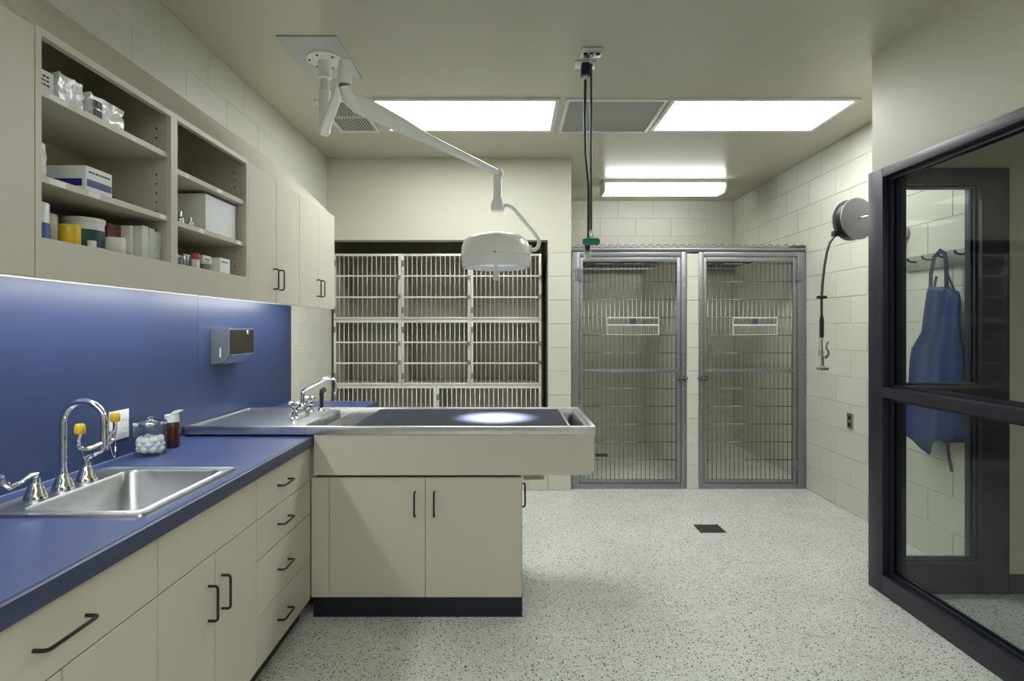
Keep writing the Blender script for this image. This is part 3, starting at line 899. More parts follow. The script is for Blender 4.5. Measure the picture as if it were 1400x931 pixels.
for i in range(13):
    x = -0.764 - i * 0.0125
    B(x - 0.0032, x + 0.0032, IY0 + 0.006, IY1 - 0.006, 0.893, 0.901).build('grate_bar', STEEL, tt)
for yy in (2.93, 3.03, 3.13, 3.23, 3.33):
    B(-0.930, -0.760, yy - 0.003, yy + 0.003, 0.885, 0.893).build('grate_cross_bar', GALV, tt)

# bridge faucet of the tub
tf = thing('bridge_faucet', 'chrome bridge faucet with swing spout on the tub table', 'faucet', (-1.13, 3.18, DK))
for yy in (3.06, 3.30):
    MB().lathe((-1.13, yy, DK), [(0.0, 0.0), (0.026, 0.0), (0.026, 0.006), (0.018, 0.012), (0.016, 0.04), (0.021, 0.046), (0.021, 0.064), (0.013, 0.07), (0.0, 0.072)], 18).build('valve', CHROME, tf)
    MB().tube([(-1.13, yy - 0.028, DK + 0.082), (-1.13, yy + 0.028, DK + 0.082)], 0.007, 9).build('cross_handle', CHROME, tf)
    MB().tube([(-1.158, yy, DK + 0.082), (-1.102, yy, DK + 0.082)], 0.007, 9).build('cross_handle', CHROME, tf)
    MB().lathe((-1.13, yy, DK + 0.07), [(0.0, 0.0), (0.009, 0.0), (0.009, 0.022), (0.0, 0.024)], 12).build('handle_hub', CHROME, tf)
MB().tube([(-1.13, 3.07, DK + 0.036), (-1.13, 3.29, DK + 0.036)], 0.014, 12).build('bridge', CHROME, tf)
MB().lathe((-1.13, 3.18, DK + 0.03), [(0.0, 0.0), (0.02, 0.0), (0.02, 0.03), (0.013, 0.04), (0.0, 0.042)], 16).build('spout_hub', CHROME, tf)
MB().tube([(-1.13, 3.18, DK + 0.06), (-1.13, 3.18, DK + 0.12), (-1.124, 3.18, DK + 0.135), (-1.105, 3.18, DK + 0.150), (-1.01, 3.18, DK + 0.198), (-0.985, 3.18, DK + 0.204), (-0.965, 3.18, DK + 0.200), (-0.955, 3.18, DK + 0.185), (-0.952, 3.18, DK + 0.15)],
          [0.010, 0.010, 0.010, 0.0095, 0.0085, 0.0085, 0.0085, 0.0085, 0.0085], 10).build('spout', CHROME, tf)
MB().lathe((-0.952, 3.18, DK + 0.128), [(0.0, 0.0), (0.010, 0.0), (0.011, 0.022), (0.0, 0.022)], 12).build('aerator', CHROME, tf)
sr = thing('hand_sprayer', 'small black hand sprayer beside the tub faucet', 'sprayer', (-1.085, 3.36, DK))
MB().lathe((-1.085, 3.36, DK), [(0.0, 0.0), (0.022, 0.0), (0.022, 0.006), (0.014, 0.02), (0.0, 0.02)], 16).build('holder', CHROME, sr)
MB().tube([(-1.085, 3.36, DK + 0.018), (-1.085, 3.36, DK + 0.06), (-1.085, 3.36, DK + 0.10), (-1.080, 3.355, DK + 0.115), (-1.065, 3.345, DK + 0.122)], [0.011, 0.011, 0.013, 0.015, 0.016], 12).build('grip', BLACKP, sr)

# ------------------------------------------------------------------ surgical lamp
sl = thing('surgical_lamp', 'white ceiling mounted surgical lamp on a jointed arm', 'surgical lamp', (-1.0, 3.15, CEILZ))
B(-1.17, -0.865, 2.915, 3.40, CEILZ - 0.008, CEILZ - 0.0005, 0.002).build('mounting_plate', mat('plate_grey', (0.52, 0.55, 0.54), 0.45), sl)
MB().lathe((-1.0, 3.15, CEILZ - 0.028), [(0.0, 0.0), (0.045, 0.0), (0.092, 0.006), (0.098, 0.012), (0.098, 0.0195), (0.0, 0.0195)], 28).build('ceiling_flange', WHITE, sl)
for i in range(6):
    a = i * PI / 3 + 0.3
    MB().lathe((-1.0 + 0.078 * math.cos(a), 3.15 + 0.078 * math.sin(a), CEILZ - 0.028), [(0.0, 0.0), (0.006, 0.0), (0.006, 0.006), (0.0, 0.006)], 8).build('bolt', BLACKP, sl)
MB().lathe((-1.0, 3.15, 2.42), [(0.0, 0.0), (0.016, 0.002), (0.028, 0.012), (0.031, 0.03), (0.031, 0.132), (0.029, 0.134), (0.029, 0.140), (0.031, 0.142), (0.031, 0.245), (0.024, 0.25), (0.024, 0.305), (0.036, 0.31), (0.036, 0.40), (0.0, 0.40)], 22).build('drop_tube', WHITE, sl)
EX, EY, EZ = -0.690, 2.44, 2.455
MB().tube([(-1.0, 3.15, 2.452), (-0.99, 3.127, 2.452), (EX - 0.02, EY + 0.05, 2.455), (EX, EY, 2.455)], [0.028, 0.026, 0.022, 0.022], 14).build('extension_arm', WHITE, sl)
MB().lathe((EX, EY, 2.400), [(0.0, 0.0), (0.027, 0.0), (0.027, 0.088), (0.024, 0.100), (0.016, 0.106), (0.0, 0.108)], 22).build('pivot_cap', WHITE, sl)
MB().lathe((EX, EY, 2.393), [(0.0, 0.0), (0.0255, 0.0), (0.0255, 0.0065), (0.0, 0.0065)], 22).build('pivot_ring', GREYP, sl)
HX, HY, HZ = -0.062, 3.10, 2.207
p0 = Vector((EX, EY, 2.392)); pe = Vector((HX, HY, HZ))
q = Vector((-0.648, 2.475, 2.330))
MB().tube([p0, p0 + Vector((0.004, 0.004, -0.02)), Vector((-0.672, 2.455, 2.345)), q, q.lerp(pe, 0.08)], [0.026, 0.0265, 0.030, 0.034, 0.030], 16).build('spring_arm_elbow', WHITE, sl)
d_ = (pe - q)
MB().tube([q - d_ * 0.035 + Vector((0, 0, 0.006)), q - d_ * 0.025 + Vector((0, 0, 0.006)), q + Vector((0, 0, 0.006)), q + d_ * 0.05 + Vector((0, 0, 0.006)), q + d_ * 0.14 + Vector((0, 0, 0.005)), q + d_ * 0.28 + Vector((0, 0, 0.003)), q + d_ * 0.38, q + d_ * 0.46, q + d_ * 0.97, pe], [0.020, 0.031, 0.039, 0.041, 0.039, 0.034, 0.027, 0.0225, 0.0185, 0.018], 16).build('spring_arm', WHITE, sl)
MB().lathe((HX, HY, HZ - 0.027), [(0.0, 0.0), (0.014, 0.003), (0.024, 0.014), (0.027, 0.027), (0.024, 0.040), (0.014, 0.051), (0.0, 0.054)], 18).build('end_knuckle', WHITE, sl)
LXC = -0.078
MB().lathe((HX - 0.006, HY, 2.005), [(0.0, 0.0), (0.030, 0.0), (0.036, 0.010), (0.036, 0.028), (0.030, 0.055), (0.023, 0.068), (0.023, 0.18), (0.0, 0.18)], 20).build('swivel_stem', WHITE, sl)
MB().tube([(HX, HY, 2.034), (-0.02, HY, 2.036), (0.0, HY, 2.030), (0.02, HY, 2.014), (0.13, HY, 1.885), (0.148, HY, 1.860), (0.152, HY, 1.840), (0.146, HY, 1.815), (0.130, HY, 1.802), (0.095, HY, 1.800)], 0.0105, 12).build('yoke', WHITE, sl)
MB().lathe((LXC, HY, 1.704), [(0.0, 0.034), (0.146, 0.034), (0.160, 0.004), (0.166, 0.0), (0.174, 0.003), (0.180, 0.012), (0.183, 0.062), (0.185, 0.064), (0.185, 0.068), (0.183, 0.070), (0.180, 0.112), (0.165, 0.148), (0.135, 0.170), (0.095, 0.179), (0.05, 0.182), (0.0, 0.183)], 40).build('lamp_head', WHITE, sl)
B(LXC + 0.172, LXC + 0.19, HY - 0.03, HY + 0.03, 1.782, 1.824, 0.004).build('head_bracket', WHITE, sl)
MB().lathe((LXC, HY, 1.728), [(0.0, 0.0), (0.142, 0.0), (0.142, 0.008), (0.0, 0.008)], 32).build('lamp_lens', emis('lamp_lens', 0.25, (1, 0.99, 0.96)), sl)
MB().lathe((LXC, HY, 1.640), [(0.0, 0.0), (0.013, 0.0), (0.015, 0.004), (0.012, 0.05), (0.012, 0.086), (0.0, 0.086)], 16).build('sterile_handle', WHITEP, sl)
MB().lathe((LXC + 0.0, HY - 0.1845, 1.768), [(0.0, -0.0008), (0.004, -0.0008), (0.004, 0.0008), (0.0, 0.0008)], 10, 'Y').build('screw', BLACKP, sl)
ld = bpy.data.lights.new('lamp_beam', 'SPOT')
ld.energy = 750
ld.spot_size = math.radians(31)
ld.spot_blend = 0.9
ld.shadow_soft_size = 0.05
lo = bpy.data.objects.new('lamp_beam', ld)
COL.objects.link(lo)
lo.parent = sl
lo.location = Vector((LXC, HY - 0.07, 1.695)) - ORG[sl.name]
lo.rotation_euler = (math.radians(3.5), 0, 0)

# ------------------------------------------------------------------ hose drops from the ceiling
h1 = thing('hose_drop', 'straight green gas hose drop with green connector', 'hose', (0.425, 3.08, CEILZ))
B(0.371, 0.480, 3.03, 3.13, CEILZ - 0.014, CEILZ - 0.0005, 0.003).build('ceiling_plate', STEEL, h1)
for x in (0.395, 0.425, 0.46):
    MB().lathe((x, 3.08, CEILZ - 0.020), [(0.0, 0.0), (0.010, 0.0), (0.012, 0.006), (0.0, 0.006)], 12).build('port', BLACKP, h1)
MB().tube([(0.424, 3.08, CEILZ - 0.02), (0.424, 3.08, CEILZ - 0.07)], 0.008, 10).build('hose_fitting', CHROME, h1)
MB().tube([(0.424, 3.08, CEILZ - 0.07), (0.424, 3.081, 2.4), (0.424, 3.08, 1.90)], 0.0062, 10).build('hose', HOSEG, h1)
MB().lathe((0.424, 3.08, 1.868), [(0.0, 0.0), (0.011, 0.0), (0.011, 0.025), (0.008, 0.034), (0.0, 0.034)], 14).build('ferrule', STEEL, h1)
MB().lathe((0.424, 3.08, 1.842), [(0.0, -0.045), (0.014, -0.045), (0.019, -0.032), (0.019, 0.032), (0.014, 0.045), (0.0, 0.045)], 16, 'X').build('connector', GREEN, h1, label='green connector')
h2 = thing('hose_drop', 'curved black hose drop with navy plug and white tip', 'hose', (0.41, 3.225, CEILZ))
B(0.351, 0.467, 3.18, 3.27, CEILZ - 0.012, CEILZ - 0.0005, 0.003).build('ceiling_plate', STEEL, h2)
B(0.388, 0.440, 3.20, 3.25, CEILZ - 0.07, CEILZ - 0.0125, 0.004).build('plug', mat('navy_plastic', (0.008, 0.010, 0.035), 0.4), h2)
MB().lathe((0.414, 3.225, CEILZ - 0.09), [(0.0, 0.0), (0.010, 0.0), (0.013, 0.02), (0.0, 0.02)], 12).build('hose_fitting', WHITEP, h2)
MB().tube([(0.412, 3.225, CEILZ - 0.09), (0.408, 3.225, 2.55), (0.414, 3.225, 2.35), (0.430, 3.225, 2.16), (0.430, 3.225, 2.0), (0.428, 3.225, 1.862)], 0.0075, 10).build('hose', mat('black_hose', (0.014, 0.017, 0.016), 0.4), h2)
MB().lathe((0.424, 3.225, 1.778), [(0.0, 0.0), (0.015, 0.0), (0.017, 0.006), (0.017, 0.035), (0.013, 0.04), (0.015, 0.062), (0.013, 0.084), (0.0, 0.085)], 16).build('hose_end', BLACKP, h2)
MB().lathe((0.424, 3.225, 1.762), [(0.0, 0.0), (0.015, 0.0), (0.0205, 0.006), (0.0205, 0.046), (0.0, 0.046)], 16).build('white_tip', WHITEP, h2)

# ------------------------------------------------------------------ cage bank in the alcove
CY = 5.13
def cage(label, x0, x1, z0, z1, latch='R', rows=2):
    t = thing('cage', label, 'cage', ((x0 + x1) / 2, CY, z0))
    d = 0.62
    m = MB()
    tk = 0.004
    m.box(x0, x0 + tk, CY + 0.012, CY + d, z0, z1)
    m.box(x1 - tk, x1, CY + 0.012, CY + d, z0, z1)
    m.box(x0 + tk, x1 - tk, CY + 0.012, CY + d, z0, z0 + tk)
    m.box(x0 + tk, x1 - tk, CY + 0.012, CY + d, z1 - tk, z1)
    m.box(x0 + tk, x1 - tk, CY + d - tk, CY + d, z0 + tk, z1 - tk)
    m.build('body', CAGEIN, t)
    m = MB()
    f = 0.011
    m.box(x0 + 0.001, x0 + f, CY - 0.006, CY + 0.012, z0 + 0.001, z1 - 0.001, 0.002)
    m.box(x1 - f, x1 - 0.001, CY - 0.006, CY + 0.012, z0 + 0.001, z1 - 0.001, 0.002)
    m.box(x0 + f, x1 - f, CY - 0.006, CY + 0.012, z0 + 0.001, z0 + f, 0.002)
    m.box(x0 + f, x1 - f, CY - 0.006, CY + 0.012, z1 - f, z1 - 0.001, 0.002)
    m.build('face_frame', CAGEB, t)
    a0, a1, b0, b1 = x0 + 0.013, x1 - 0.013, z0 + 0.013, z1 - 0.013
    dm = MB()
    g_ = 0.010
    dm.box(a0, a0 + g_, CY - 0.014, CY - 0.003, b0, b1, 0.002)
    dm.box(a1 - g_, a1, CY - 0.014, CY - 0.003, b0, b1, 0.002)
    dm.box(a0 + g_, a1 - g_, CY - 0.014, CY - 0.003, b0, b0 + g_, 0.002)
    dm.box(a0 + g_, a1 - g_, CY - 0.014, CY - 0.003, b1 - g_, b1, 0.002)
    dr = dm.build('door', CAGEB, t)
    n = max(3, round((a1 - a0) / 0.0400))
    bar = bar_mesh(b1 - b0 - 0.012)
    for i in range(1, n):
        inst(bar, 'bar', (a0 + (a1 - a0) * i / n, CY - 0.0085, (b0 + b1) / 2), dr)
    for r_ in range(1, rows + 1):
        zz = b0 + (b1 - b0) * r_ / (rows + 1)
        B(a0 + 0.004, a1 - 0.004, CY - 0.0165, CY - 0.0115, zz - 0.0065, zz + 0.0065, 0.0015, 1).build('cross_bar', CAGEB, dr)
    lx = a1 - 0.006 if latch == 'R' else a0 + 0.006
    hx = a0 + 0.002 if latch == 'R' else a1 - 0.002
    for q_ in (0.35, 0.65):
        zz = b0 + (b1 - b0) * q_
        B(lx - 0.012, lx + 0.016, CY - 0.028, CY - 0.0145, zz - 0.018, zz + 0.018, 0.003).build('latch', GALV, dr, label='steel latch')
    for q_ in (0.13, 0.87):
        zz = b0 + (b1 - b0) * q_
        B(hx - 0.010, hx + 0.008, CY - 0.022, CY - 0.0145, zz - 0.026, zz + 0.026, 0.002).build('hinge', GALV, dr)
    return t

bar_cache = {}
def bar_mesh(h):
    k_ = round(h, 3)
    if k_ not in bar_cache:
        b = bmesh.new()
        bmesh.ops.create_cone(b, segments=8, radius1=0.0025, radius2=0.0025, depth=h, cap_ends=True)
        for f in b.faces: f.smooth = len(f.verts) == 4
        me = bpy.data.meshes.new('bar')
        b.to_mesh(me); b.free()
        me.materials.append(CAGEB)
        bar_cache[k_] = me
    return bar_cache[k_]

cx = [-1.552, -0.957, -0.350, 0.272]
cz = [0.885, 1.459, 2.042]
nm = {(0, 1): 'top left steel cage, its edge behind the wall cabinet', (1, 1): 'top middle steel cage of the bank', (2, 1): 'top right steel cage, partly behind the lamp head',
      (0, 0): 'left steel cage of the second row', (1, 0): 'middle steel cage of the second row', (2, 0): 'right steel cage of the second row next to the pier'}
for (i, j), lab in nm.items():
    cage(lab, cx[i] + 0.001, cx[i + 1] - 0.001, cz[j] + 0.001, cz[j + 1] - 0.001, 'L' if i == 2 and j == 9 else 'R')
cage('wide steel cage at the bottom left behind the tub table', cx[0] + 0.001, -0.651, 0.2, 0.884, 'R', 1)
cage('wide steel cage at the bottom right behind the tub table', -0.649, cx[3] - 0.001, 0.2, 0.884, 'R', 1)

# ------------------------------------------------------------------ kennels
KY = 5.05
def wire_mesh(l, r=0.0028):
    k_ = (round(l, 3), r)
    if k_ not in bar_cache:
        b = bmesh.new()
        bmesh.ops.create_cone(b, segments=6, radius1=r, radius2=r, depth=l, cap_ends=True)
        for f in b.faces: f.smooth = len(f.verts) == 4
        me = bpy.data.meshes.new('wire')
        b.to_mesh(me); b.free()
        me.materials.append(WIRE)
        bar_cache[k_] = me
    return bar_cache[k_]

def kennel(label, x0, x1, hinge, hold):
    t = thing('kennel_gate', label, 'kennel gate', ((x0 + x1) / 2, KY, 0))
    wide, thin = 0.072, 0.042
    pl, pr = (wide, thin) if hinge == 'L' else (thin, wide)
    yb = KY + 0.045
    B(x0, x0 + pl, KY, yb, 0.0, 2.045, 0.003).build('frame_post', GALV, t)
    B(x1 - pr, x1, KY, yb, 0.0, 2.045, 0.003).build('frame_post', GALV, t)
    B(x0 + pl, x1 - pr, KY, yb, 2.005, 2.045, 0.003).build('frame_head', GALV, t)
    B(x0 + pl, x1 - pr, KY, yb, 0.0, 0.048, 0.003).build('sill', GALV, t)
    a0, a1, b0, b1 = x0 + pl + 0.004, x1 - pr - 0.004, 0.052, 2.000
    d = MB()
    w_ = 0.034
    yd0, yd1 = KY + 0.004, KY + 0.032
    d.box(a0, a0 + w_ * 0.7, yd0, yd1, b0, b1, 0.003)
    d.box(a1 - w_, a1, yd0, yd1, b0, b1, 0.003)
    d.box(a0 + w_ * 0.7, a1 - w_, yd0, yd1, b0, b0 + 0.028, 0.003)
    d.box(a0 + w_ * 0.7, a1 - w_, yd0, yd1, b1 - 0.04, b1, 0.003)
    dr = d.build('gate_frame', GALV, t)
    B(a0 + w_ * 0.7, a1 - w_, yd0 + 0.002, yd1 - 0.002, 1.004, 1.034, 0.003).build('gate_rail', GALV, dr)
    n = round((a1 - a0) / 0.0385)
    me = wire_mesh(b1 - b0 - 0.04)
    for i in range(1, n):
        inst(me, 'wire', (a0 + (a1 - a0) * i / n, KY + 0.018, (b0 + b1) / 2), dr)
    meh = wire_mesh(a1 - a0 - 0.03, 0.0034)
    for i in range(1, 13):
        zz = 1.019 + (i - 6.5) * 0.154 + (0.077 if True else 0)
        if b0 + 0.05 < zz < b1 - 0.05 and abs(zz - 1.019) > 0.03:
            inst(meh, 'wire', ((a0 + a1) / 2, KY + 0.0138, zz), dr, (0, PI / 2, 0))
    # hinges, latch
    hx = x0 + pl - 0.004 if hinge == 'L' else x1 - pr + 0.004
    for zz in (0.20, 1.85):
        h_ = MB()
        h_.box(hx - 0.034, hx + 0.034, KY - 0.006, KY - 0.0005, zz - 0.05, zz + 0.05, 0.0015, 1)
        h_.tube([(hx, KY - 0.009, zz - 0.06), (hx, KY - 0.009, zz + 0.06)], 0.008, 10)
        h_.build('hinge', GALV, t)
    lx = x1 - pr if hinge == 'L' else x0 + pl
    l_ = MB()
    l_.tube([(lx - 0.055, KY - 0.010, 0.955), (lx + 0.055, KY - 0.010, 0.955)], 0.008, 10)
    l_.box(lx - 0.030, lx - 0.010, KY - 0.012, KY - 0.0005, 0.935, 0.975, 0.002)
    l_.box(lx + 0.010, lx + 0.030, KY - 0.012, KY - 0.0005, 0.935, 0.975, 0.002)
    l_.build('slide_latch', mat('latch_steel', (0.14, 0.145, 0.16), 0.4, 0.8), t, label='dark slide latch')
    rv = MB()
    px = x1 - pr / 2 if hinge == 'L' else x0 + pl / 2
    for zz in (0.72, 0.86, 1.01, 1.07, 1.13, 1.2, 1.65, 1.75, 1.82):
        rv.lathe((px, KY - 0.0025, zz), [(0.0, 0.0), (0.005, 0.0008), (0.006, 0.0024), (0.0, 0.0024)], 8, 'Y')
    rv.build('rivets', STEEL, t, kind='stuff')
    # card holder hung on the gate
    c0, c1_ = hold
    ch = MB()
    ch.box(c0, c1_, KY - 0.012, KY - 0.004, 1.472, 1.482, 0.002, 1)
    ch.box(c0, c1_, KY - 0.012, KY - 0.004, 1.408, 1.420, 0.002, 1)
    ch.box(c0, c0 + 0.006, KY - 0.012, KY - 0.004, 1.33, 1.48)
    ch.box(c1_ - 0.006, c1_, KY - 0.012, KY - 0.004, 1.33, 1.48)
    for i in range(22):
        xx = c0 + 0.01 + i * (c1_ - c0 - 0.02) / 21
        ch.box(xx - 0.001, xx + 0.001, KY - 0.010, KY - 0.008, 1.33, 1.41)
    ch.box(c0, c1_, KY - 0.0105, KY - 0.0075, 1.328, 1.332)
    hd = ch.build('card_holder', CAGEB, t, label='wire card holder')
    mid = (c0 + c1_) / 2
    B(mid - 0.025, mid + 0.025, KY - 0.0115, KY - 0.009, 1.422, 1.470).build('card_clip', mat('clip_dark', (0.06, 0.07, 0.10), 0.5), hd)
    return t

kennel('left kennel gate of galvanised wire beside the block pier', 0.524, 1.516, 'L', (0.83, 1.28))
kennel('right kennel gate of galvanised wire against the right wall', 1.624, 2.550, 'R', (1.913, 2.30))

kr = thing('kennel_roof', 'wire mesh roof with steel front rail across both kennels', 'kennel roof', (1.54, 5.07, 2.05))
MB().tube([(0.525, 5.072, 2.070), (2.55, 5.072, 2.070)], 0.0215, 12).build('front_rail', GALV, kr)
MB().tube([(0.525, KB - 0.03, 2.055), (2.55, KB - 0.03, 2.055)], 0.018, 10).build('rear_rail', GALV, kr)
m = MB()
x0, x1, y0, y1 = 0.53, 2.545, 5.07, KB - 0.03
sp = 0.042
def clip(px, py, dx, dy):
    t0, t1 = -9, 9
    for p_, d_2, lo, hi in ((px, dx, x0, x1), (py, dy, y0, y1)):
        a, b = (lo - p_) / d_2, (hi - p_) / d_2
        t0, t1 = max(t0, min(a, b)), min(t1, max(a, b))
    return t0, t1
s2 = math.sqrt(0.5)
for sgn in (1, -1):
    k_ = 0
    c = -4.0
    while c < 4.0:
        px, py = (x0 + x1) / 2 + c, (y0 + y1) / 2
        t0, t1 = clip(px, py, s2, s2 * sgn)
        if t1 - t0 > 0.03:
            zz = 2.078 + (0.004 if sgn > 0 else 0)
            m.tube([(px + s2 * t0, py + s2 * sgn * t0, zz), (px + s2 * t1, py + s2 * sgn * t1, zz)], 0.0042, 4)
        c += sp
m.build('chain_link_mesh', WIRE, kr, kind='stuff')
m = MB()
for i in range(29):
    xc = 0.56 + i * 0.069
    m.tube([(xc, 5.066, 2.090), (xc + 0.018, 5.062, 2.106), (xc + 0.034, 5.066, 2.112), (xc + 0.05, 5.07, 2.104), (xc + 0.064, 5.074, 2.091)], 0.0035, 5)
m.build('mesh_knuckles', GALV, kr, kind='stuff')
B(2.43, 2.55, 5.045, 5.10, 2.093, 2.103, 0.002).build('end_bracket', GALV, kr)

def drain(label, x0, x1, y0, y1, z):
    t = thing('floor_drain', label, 'drain', ((x0 + x1) / 2, (y0 + y1) / 2, z))
    B(x0, x1, y0, y1, z - 0.002, z + 0.0015).build('pan', mat('drain_dark', (0.025, 0.03, 0.028), 0.6), t)
    m_ = MB()
    f = 0.008
    for a in ((x0, x1, y0, y0 + f), (x0, x1, y1 - f, y1), (x0, x0 + f, y0 + f, y1 - f), (x1 - f, x1, y0 + f, y1 - f)):
        m_.box(*a, z + 0.0015, z + 0.003)
    n = 9
    for i in range(1, n):
        xx = x0 + (x1 - x0) * i / n
        m_.box(xx - 0.0035, xx + 0.0035, y0 + f, y1 - f, z + 0.0015, z + 0.003)
    m_.build('grate', mat('drain_grate', (0.07, 0.075, 0.07), 0.5, 0.4), t)

drain('dark square drain grate set in the speckled floor', 1.287, 1.462, 3.965, 4.125, 0.0)
drain('small dark drain on the left kennel floor', 0.89, 1.02, 6.08, 6.2, 0.055)

# ------------------------------------------------------------------ right wall: hose reel, sprayer, outlet, rail, apron
RC = Vector((2.315, 3.95, 2.120))
hr = thing('hose_reel', 'grey hose reel on a swing bracket on the right wall', 'hose reel', (WR, 3.80, 2.0))
RM = Matrix.Rotation(math.radians(14), 4, 'Z') @ Matrix.Rotation(-PI / 2, 4, 'X')
MB().lathe(RC, [(0.0, -0.045), (0.130, -0.045), (0.139, -0.040), (0.139, -0.034), (0.06, -0.030), (0.0, -0.030)], 40, M=RM).build('side_disc', REELG, hr)
MB().lathe(RC, [(0.0, 0.030), (0.06, 0.030), (0.139, 0.034), (0.139, 0.040), (0.130, 0.045), (0.0, 0.045)], 40, M=RM).build('side_disc', REELG, hr)
MB().lathe(RC, [(0.0, -0.029), (0.118, -0.029), (0.124, -0.02), (0.118, -0.01), (0.124, 0.0), (0.118, 0.01), (0.124, 0.02), (0.118, 0.029), (0.0, 0.029)], 36, M=RM).build('hose_coil', BLACKP, hr)
ax = RM @ Vector((0, 0, 1))
MB().tube([RC - ax * 0.05, RC - ax * 0.062, Vector((2.36, 3.86, 2.128)), Vector((2.46, 3.80, 2.135)), Vector((2.505, 3.79, 2.11)), Vector((2.515, 3.785, 2.02))], 0.007, 8).build('swing_arm', STEEL, hr)
MB().lathe((WR - 0.001, 3.785, 2.0), [(0.0, -0.012), (0.042, -0.012), (0.045, -0.006), (0.045, 0.0), (0.0, 0.0)], 22, 'X').build('wall_flange', REELG, hr)
MB().lathe((2.515, 3.785, 1.955), [(0.0, 0.0), (0.013, 0.0), (0.013, 0.08), (0.0, 0.08)], 14).build('pivot', STEEL, hr)
B(WR - 0.04, WR - 0.012, 3.775, 3.795, 1.965, 1.985).build('pivot_bracket', STEEL, hr)
B(2.175, 2.215, 3.925, 3.975, 2.005, 2.045, 0.006).build('hose_guide', BLACKP, hr)
hp = [(2.200, 3.95, 2.03), (2.185, 3.95, 2.005), (2.155, 3.95, 1.965), (2.135, 3.95, 1.90), (2.118, 3.95, 1.80), (2.106, 3.95, 1.69), (2.100, 3.95, 1.60), (2.100, 3.95, 1.47)]
MB().tube(hp, 0.0085, 10).build('hose', HOSEG, hr)
MB().lathe((2.100, 3.95, 1.585), [(0.0, 0.0), (0.020, 0.0), (0.034, 0.006), (0.034, 0.016), (0.020, 0.022), (0.0, 0.022)], 18).build('stop_ball', BLACKP, hr)
MB().lathe((2.100, 3.95, 1.325), [(0.0, 0.0), (0.014, 0.0), (0.014, 0.12), (0.009, 0.148), (0.0, 0.148)], 14).build('hose_grip', BLACKP, hr)
MB().lathe((2.098, 3.95, 1.20), [(0.0, 0.0), (0.014, 0.0), (0.017, 0.02), (0.012, 0.05), (0.011, 0.11), (0.014, 0.114), (0.014, 0.125), (0.0, 0.125)], 14).build('spray_valve', CHROME, hr)
MB().tube([(2.100, 3.95, 1.212), (2.112, 3.95, 1.192), (2.130, 3.95, 1.190), (2.146, 3.95, 1.205), (2.146, 3.95, 1.228), (2.134, 3.95, 1.25), (2.132, 3.95, 1.268), (2.145, 3.95, 1.296)], [0.009, 0.011, 0.012, 0.011, 0.009, 0.008, 0.007, 0.006], 10).build('squeeze_lever', CHROME, hr)
MB().lathe((2.106, 3.95, 1.105), [(0.0, 0.0), (0.036, 0.0), (0.038, 0.004), (0.038, 0.016), (0.020, 0.02), (0.010, 0.03), (0.010, 0.095), (0.0, 0.095)], 20).build('spray_head', GREYP, hr)
ro = thing('outlet_plate', 'steel outlet cover plate low on the right block wall', 'outlet', (WR - 0.001, 4.39, 0.635))
B(WR - 0.012, WR - 0.001, 4.352, 4.428, 0.632, 0.748, 0.003).build('cover_plate', STEEL, ro)
for zz in (0.665, 0.715):
    B(WR - 0.015, WR - 0.012, 4.375, 4.405, zz - 0.015, zz + 0.015, 0.001, 1).build('receptacle', BLACKP, ro)
hk = thing('hook_rail', 'grey hook rail on the right wall behind the glass', 'hook rail', (WR, 3.5, 1.74))
B(WR - 0.018, WR - 0.001, 3.225, 3.76, 1.745, 1.838, 0.003).build('rail', mat('rail_grey', (0.30, 0.31, 0.29), 0.45, 0.3), hk)
for yy in (3.27, 3.40, 3.53, 3.66):
    MB().tube([(WR - 0.019, yy, 1.80), (WR - 0.05, yy, 1.80), (WR - 0.068, yy, 1.808), (WR - 0.074, yy, 1.822)], 0.006, 8).build('hook', BLACKP, hk)
sw = thing('wall_box', 'small white switch box on the wall right of the apron', 'switch', (WR, 3.25, 1.25))
B(WR - 0.035, WR - 0.001, 3.215, 3.29, 1.243, 1.305, 0.004).build('housing', WHITEP, sw)
B(WR - 0.037, WR - 0.035, 3.24, 3.265, 1.26, 1.285).build('slot', BLACKP, sw)

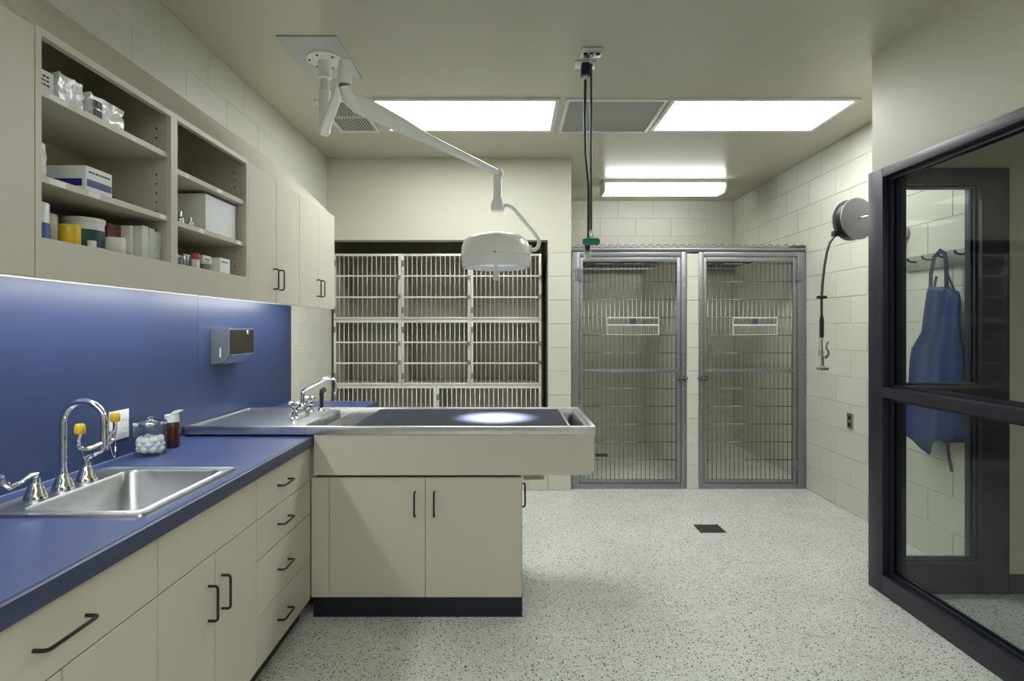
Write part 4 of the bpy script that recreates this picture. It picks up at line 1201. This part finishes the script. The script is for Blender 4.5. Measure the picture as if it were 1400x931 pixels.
# apron
AX = 2.490
def ap(px, py):
    y = 800 * AX / (px - 698)
    return y, CAM_Z + (449 - py) * y / 800
an = thing('apron', 'navy blue cloth apron hanging from the hook rail', 'apron', (AX, 3.4, 0.7))
Lp = [(392, 1272.5, 1302), (398, 1271, 1314), (405, 1270, 1316.5), (416, 1269, 1316), (435, 1267, 1315), (454, 1265, 1315.5), (466, 1258, 1317), (477, 1252, 1318.5), (497, 1249.5, 1320), (522, 1248.5, 1321.5), (545, 1246.5, 1322), (563, 1244, 1322.5), (582, 1242.5, 1322), (594, 1242, 1322)]
NU = 22
rows = []
for (py, l, r_) in Lp:
    rows.append((py, l, r_))
mb = MB()
grid = []
def hemdrop(u):
    # hem: dips to a point left of the middle, then level
    pts = [(0, 0), (0.38, 29), (0.55, 10), (0.66, 8), (0.74, 14), (0.80, 11), (1.0, 11)]
    for (a, va), (b, vb) in zip(pts, pts[1:]):
        if a <= u <= b:
            return va + (vb - va) * (u - a) / (b - a)
    return 11
for ri, (py, l, r_) in enumerate(rows + [(None, 1242, 1322)]):
    line = []
    for k_ in range(NU + 1):
        u = k_ / NU
        px = l + (r_ - l) * u
        yy_ = py if py is not None else 594 + max(1.5, hemdrop(u))
        if ri == 0 and u > 0.9: yy_ += 3
        y, z = ap(px, yy_)
        t_ = ri / len(rows)
        dx = 0.014 * math.sin(u * 9.0 + 0.6 + t_ * 1.4) * (0.35 + t_) + 0.008 * math.sin(u * 21 + t_ * 3) + 0.02 * math.sin(PI * u) * t_
        line.append(mb.bm.verts.new((AX - 0.012 - dx * 0.8, y, z)))
    grid.append(line)
for A, Bq in zip(grid, grid[1:]):
    for k_ in range(NU):
        mb.bm.faces.new((A[k_], A[k_ + 1], Bq[k_ + 1], Bq[k_]))
cl = mb.build('cloth', APRON, an, ang=80)
so = cl.modifiers.new('thickness', 'SOLIDIFY'); so.thickness = 0.003
def strap(pts, w=0.022):
    m_ = MB()
    P = [Vector((AX + o, *ap(px, py))) for (px, py, o) in pts]
    rings = []
    for i, p_ in enumerate(P):
        t_ = (P[min(i + 1, len(P) - 1)] - P[max(i - 1, 0)]).normalized()
        wv = t_.cross(Vector((1, 0, 0))).normalized() * (w / 2)
        rings.append([p_ + wv + Vector((-0.0015, 0, 0)), p_ - wv + Vector((-0.0015, 0, 0)), p_ - wv + Vector((0.0015, 0, 0)), p_ + wv + Vector((0.0015, 0, 0))])
    m_.loft([[tuple(q) for q in r_] for r_ in rings], (True, True)).build('strap', APRONB, an)
strap([(1275, 396, -0.012), (1275, 375, -0.01), (1279, 352, -0.008), (1287, 343, -0.006), (1294, 347, -0.01), (1297, 362, -0.014), (1298, 395, -0.016)], 0.030)
strap([(1296, 366, -0.014), (1301, 380, -0.014), (1310, 400, -0.016)], 0.012)
strap([(1302, 604, -0.03), (1304, 622, -0.03), (1308, 645, -0.028)], 0.020)
strap([(1281, 392, -0.014), (1282, 384, -0.014), (1284, 378, -0.014)], 0.02)
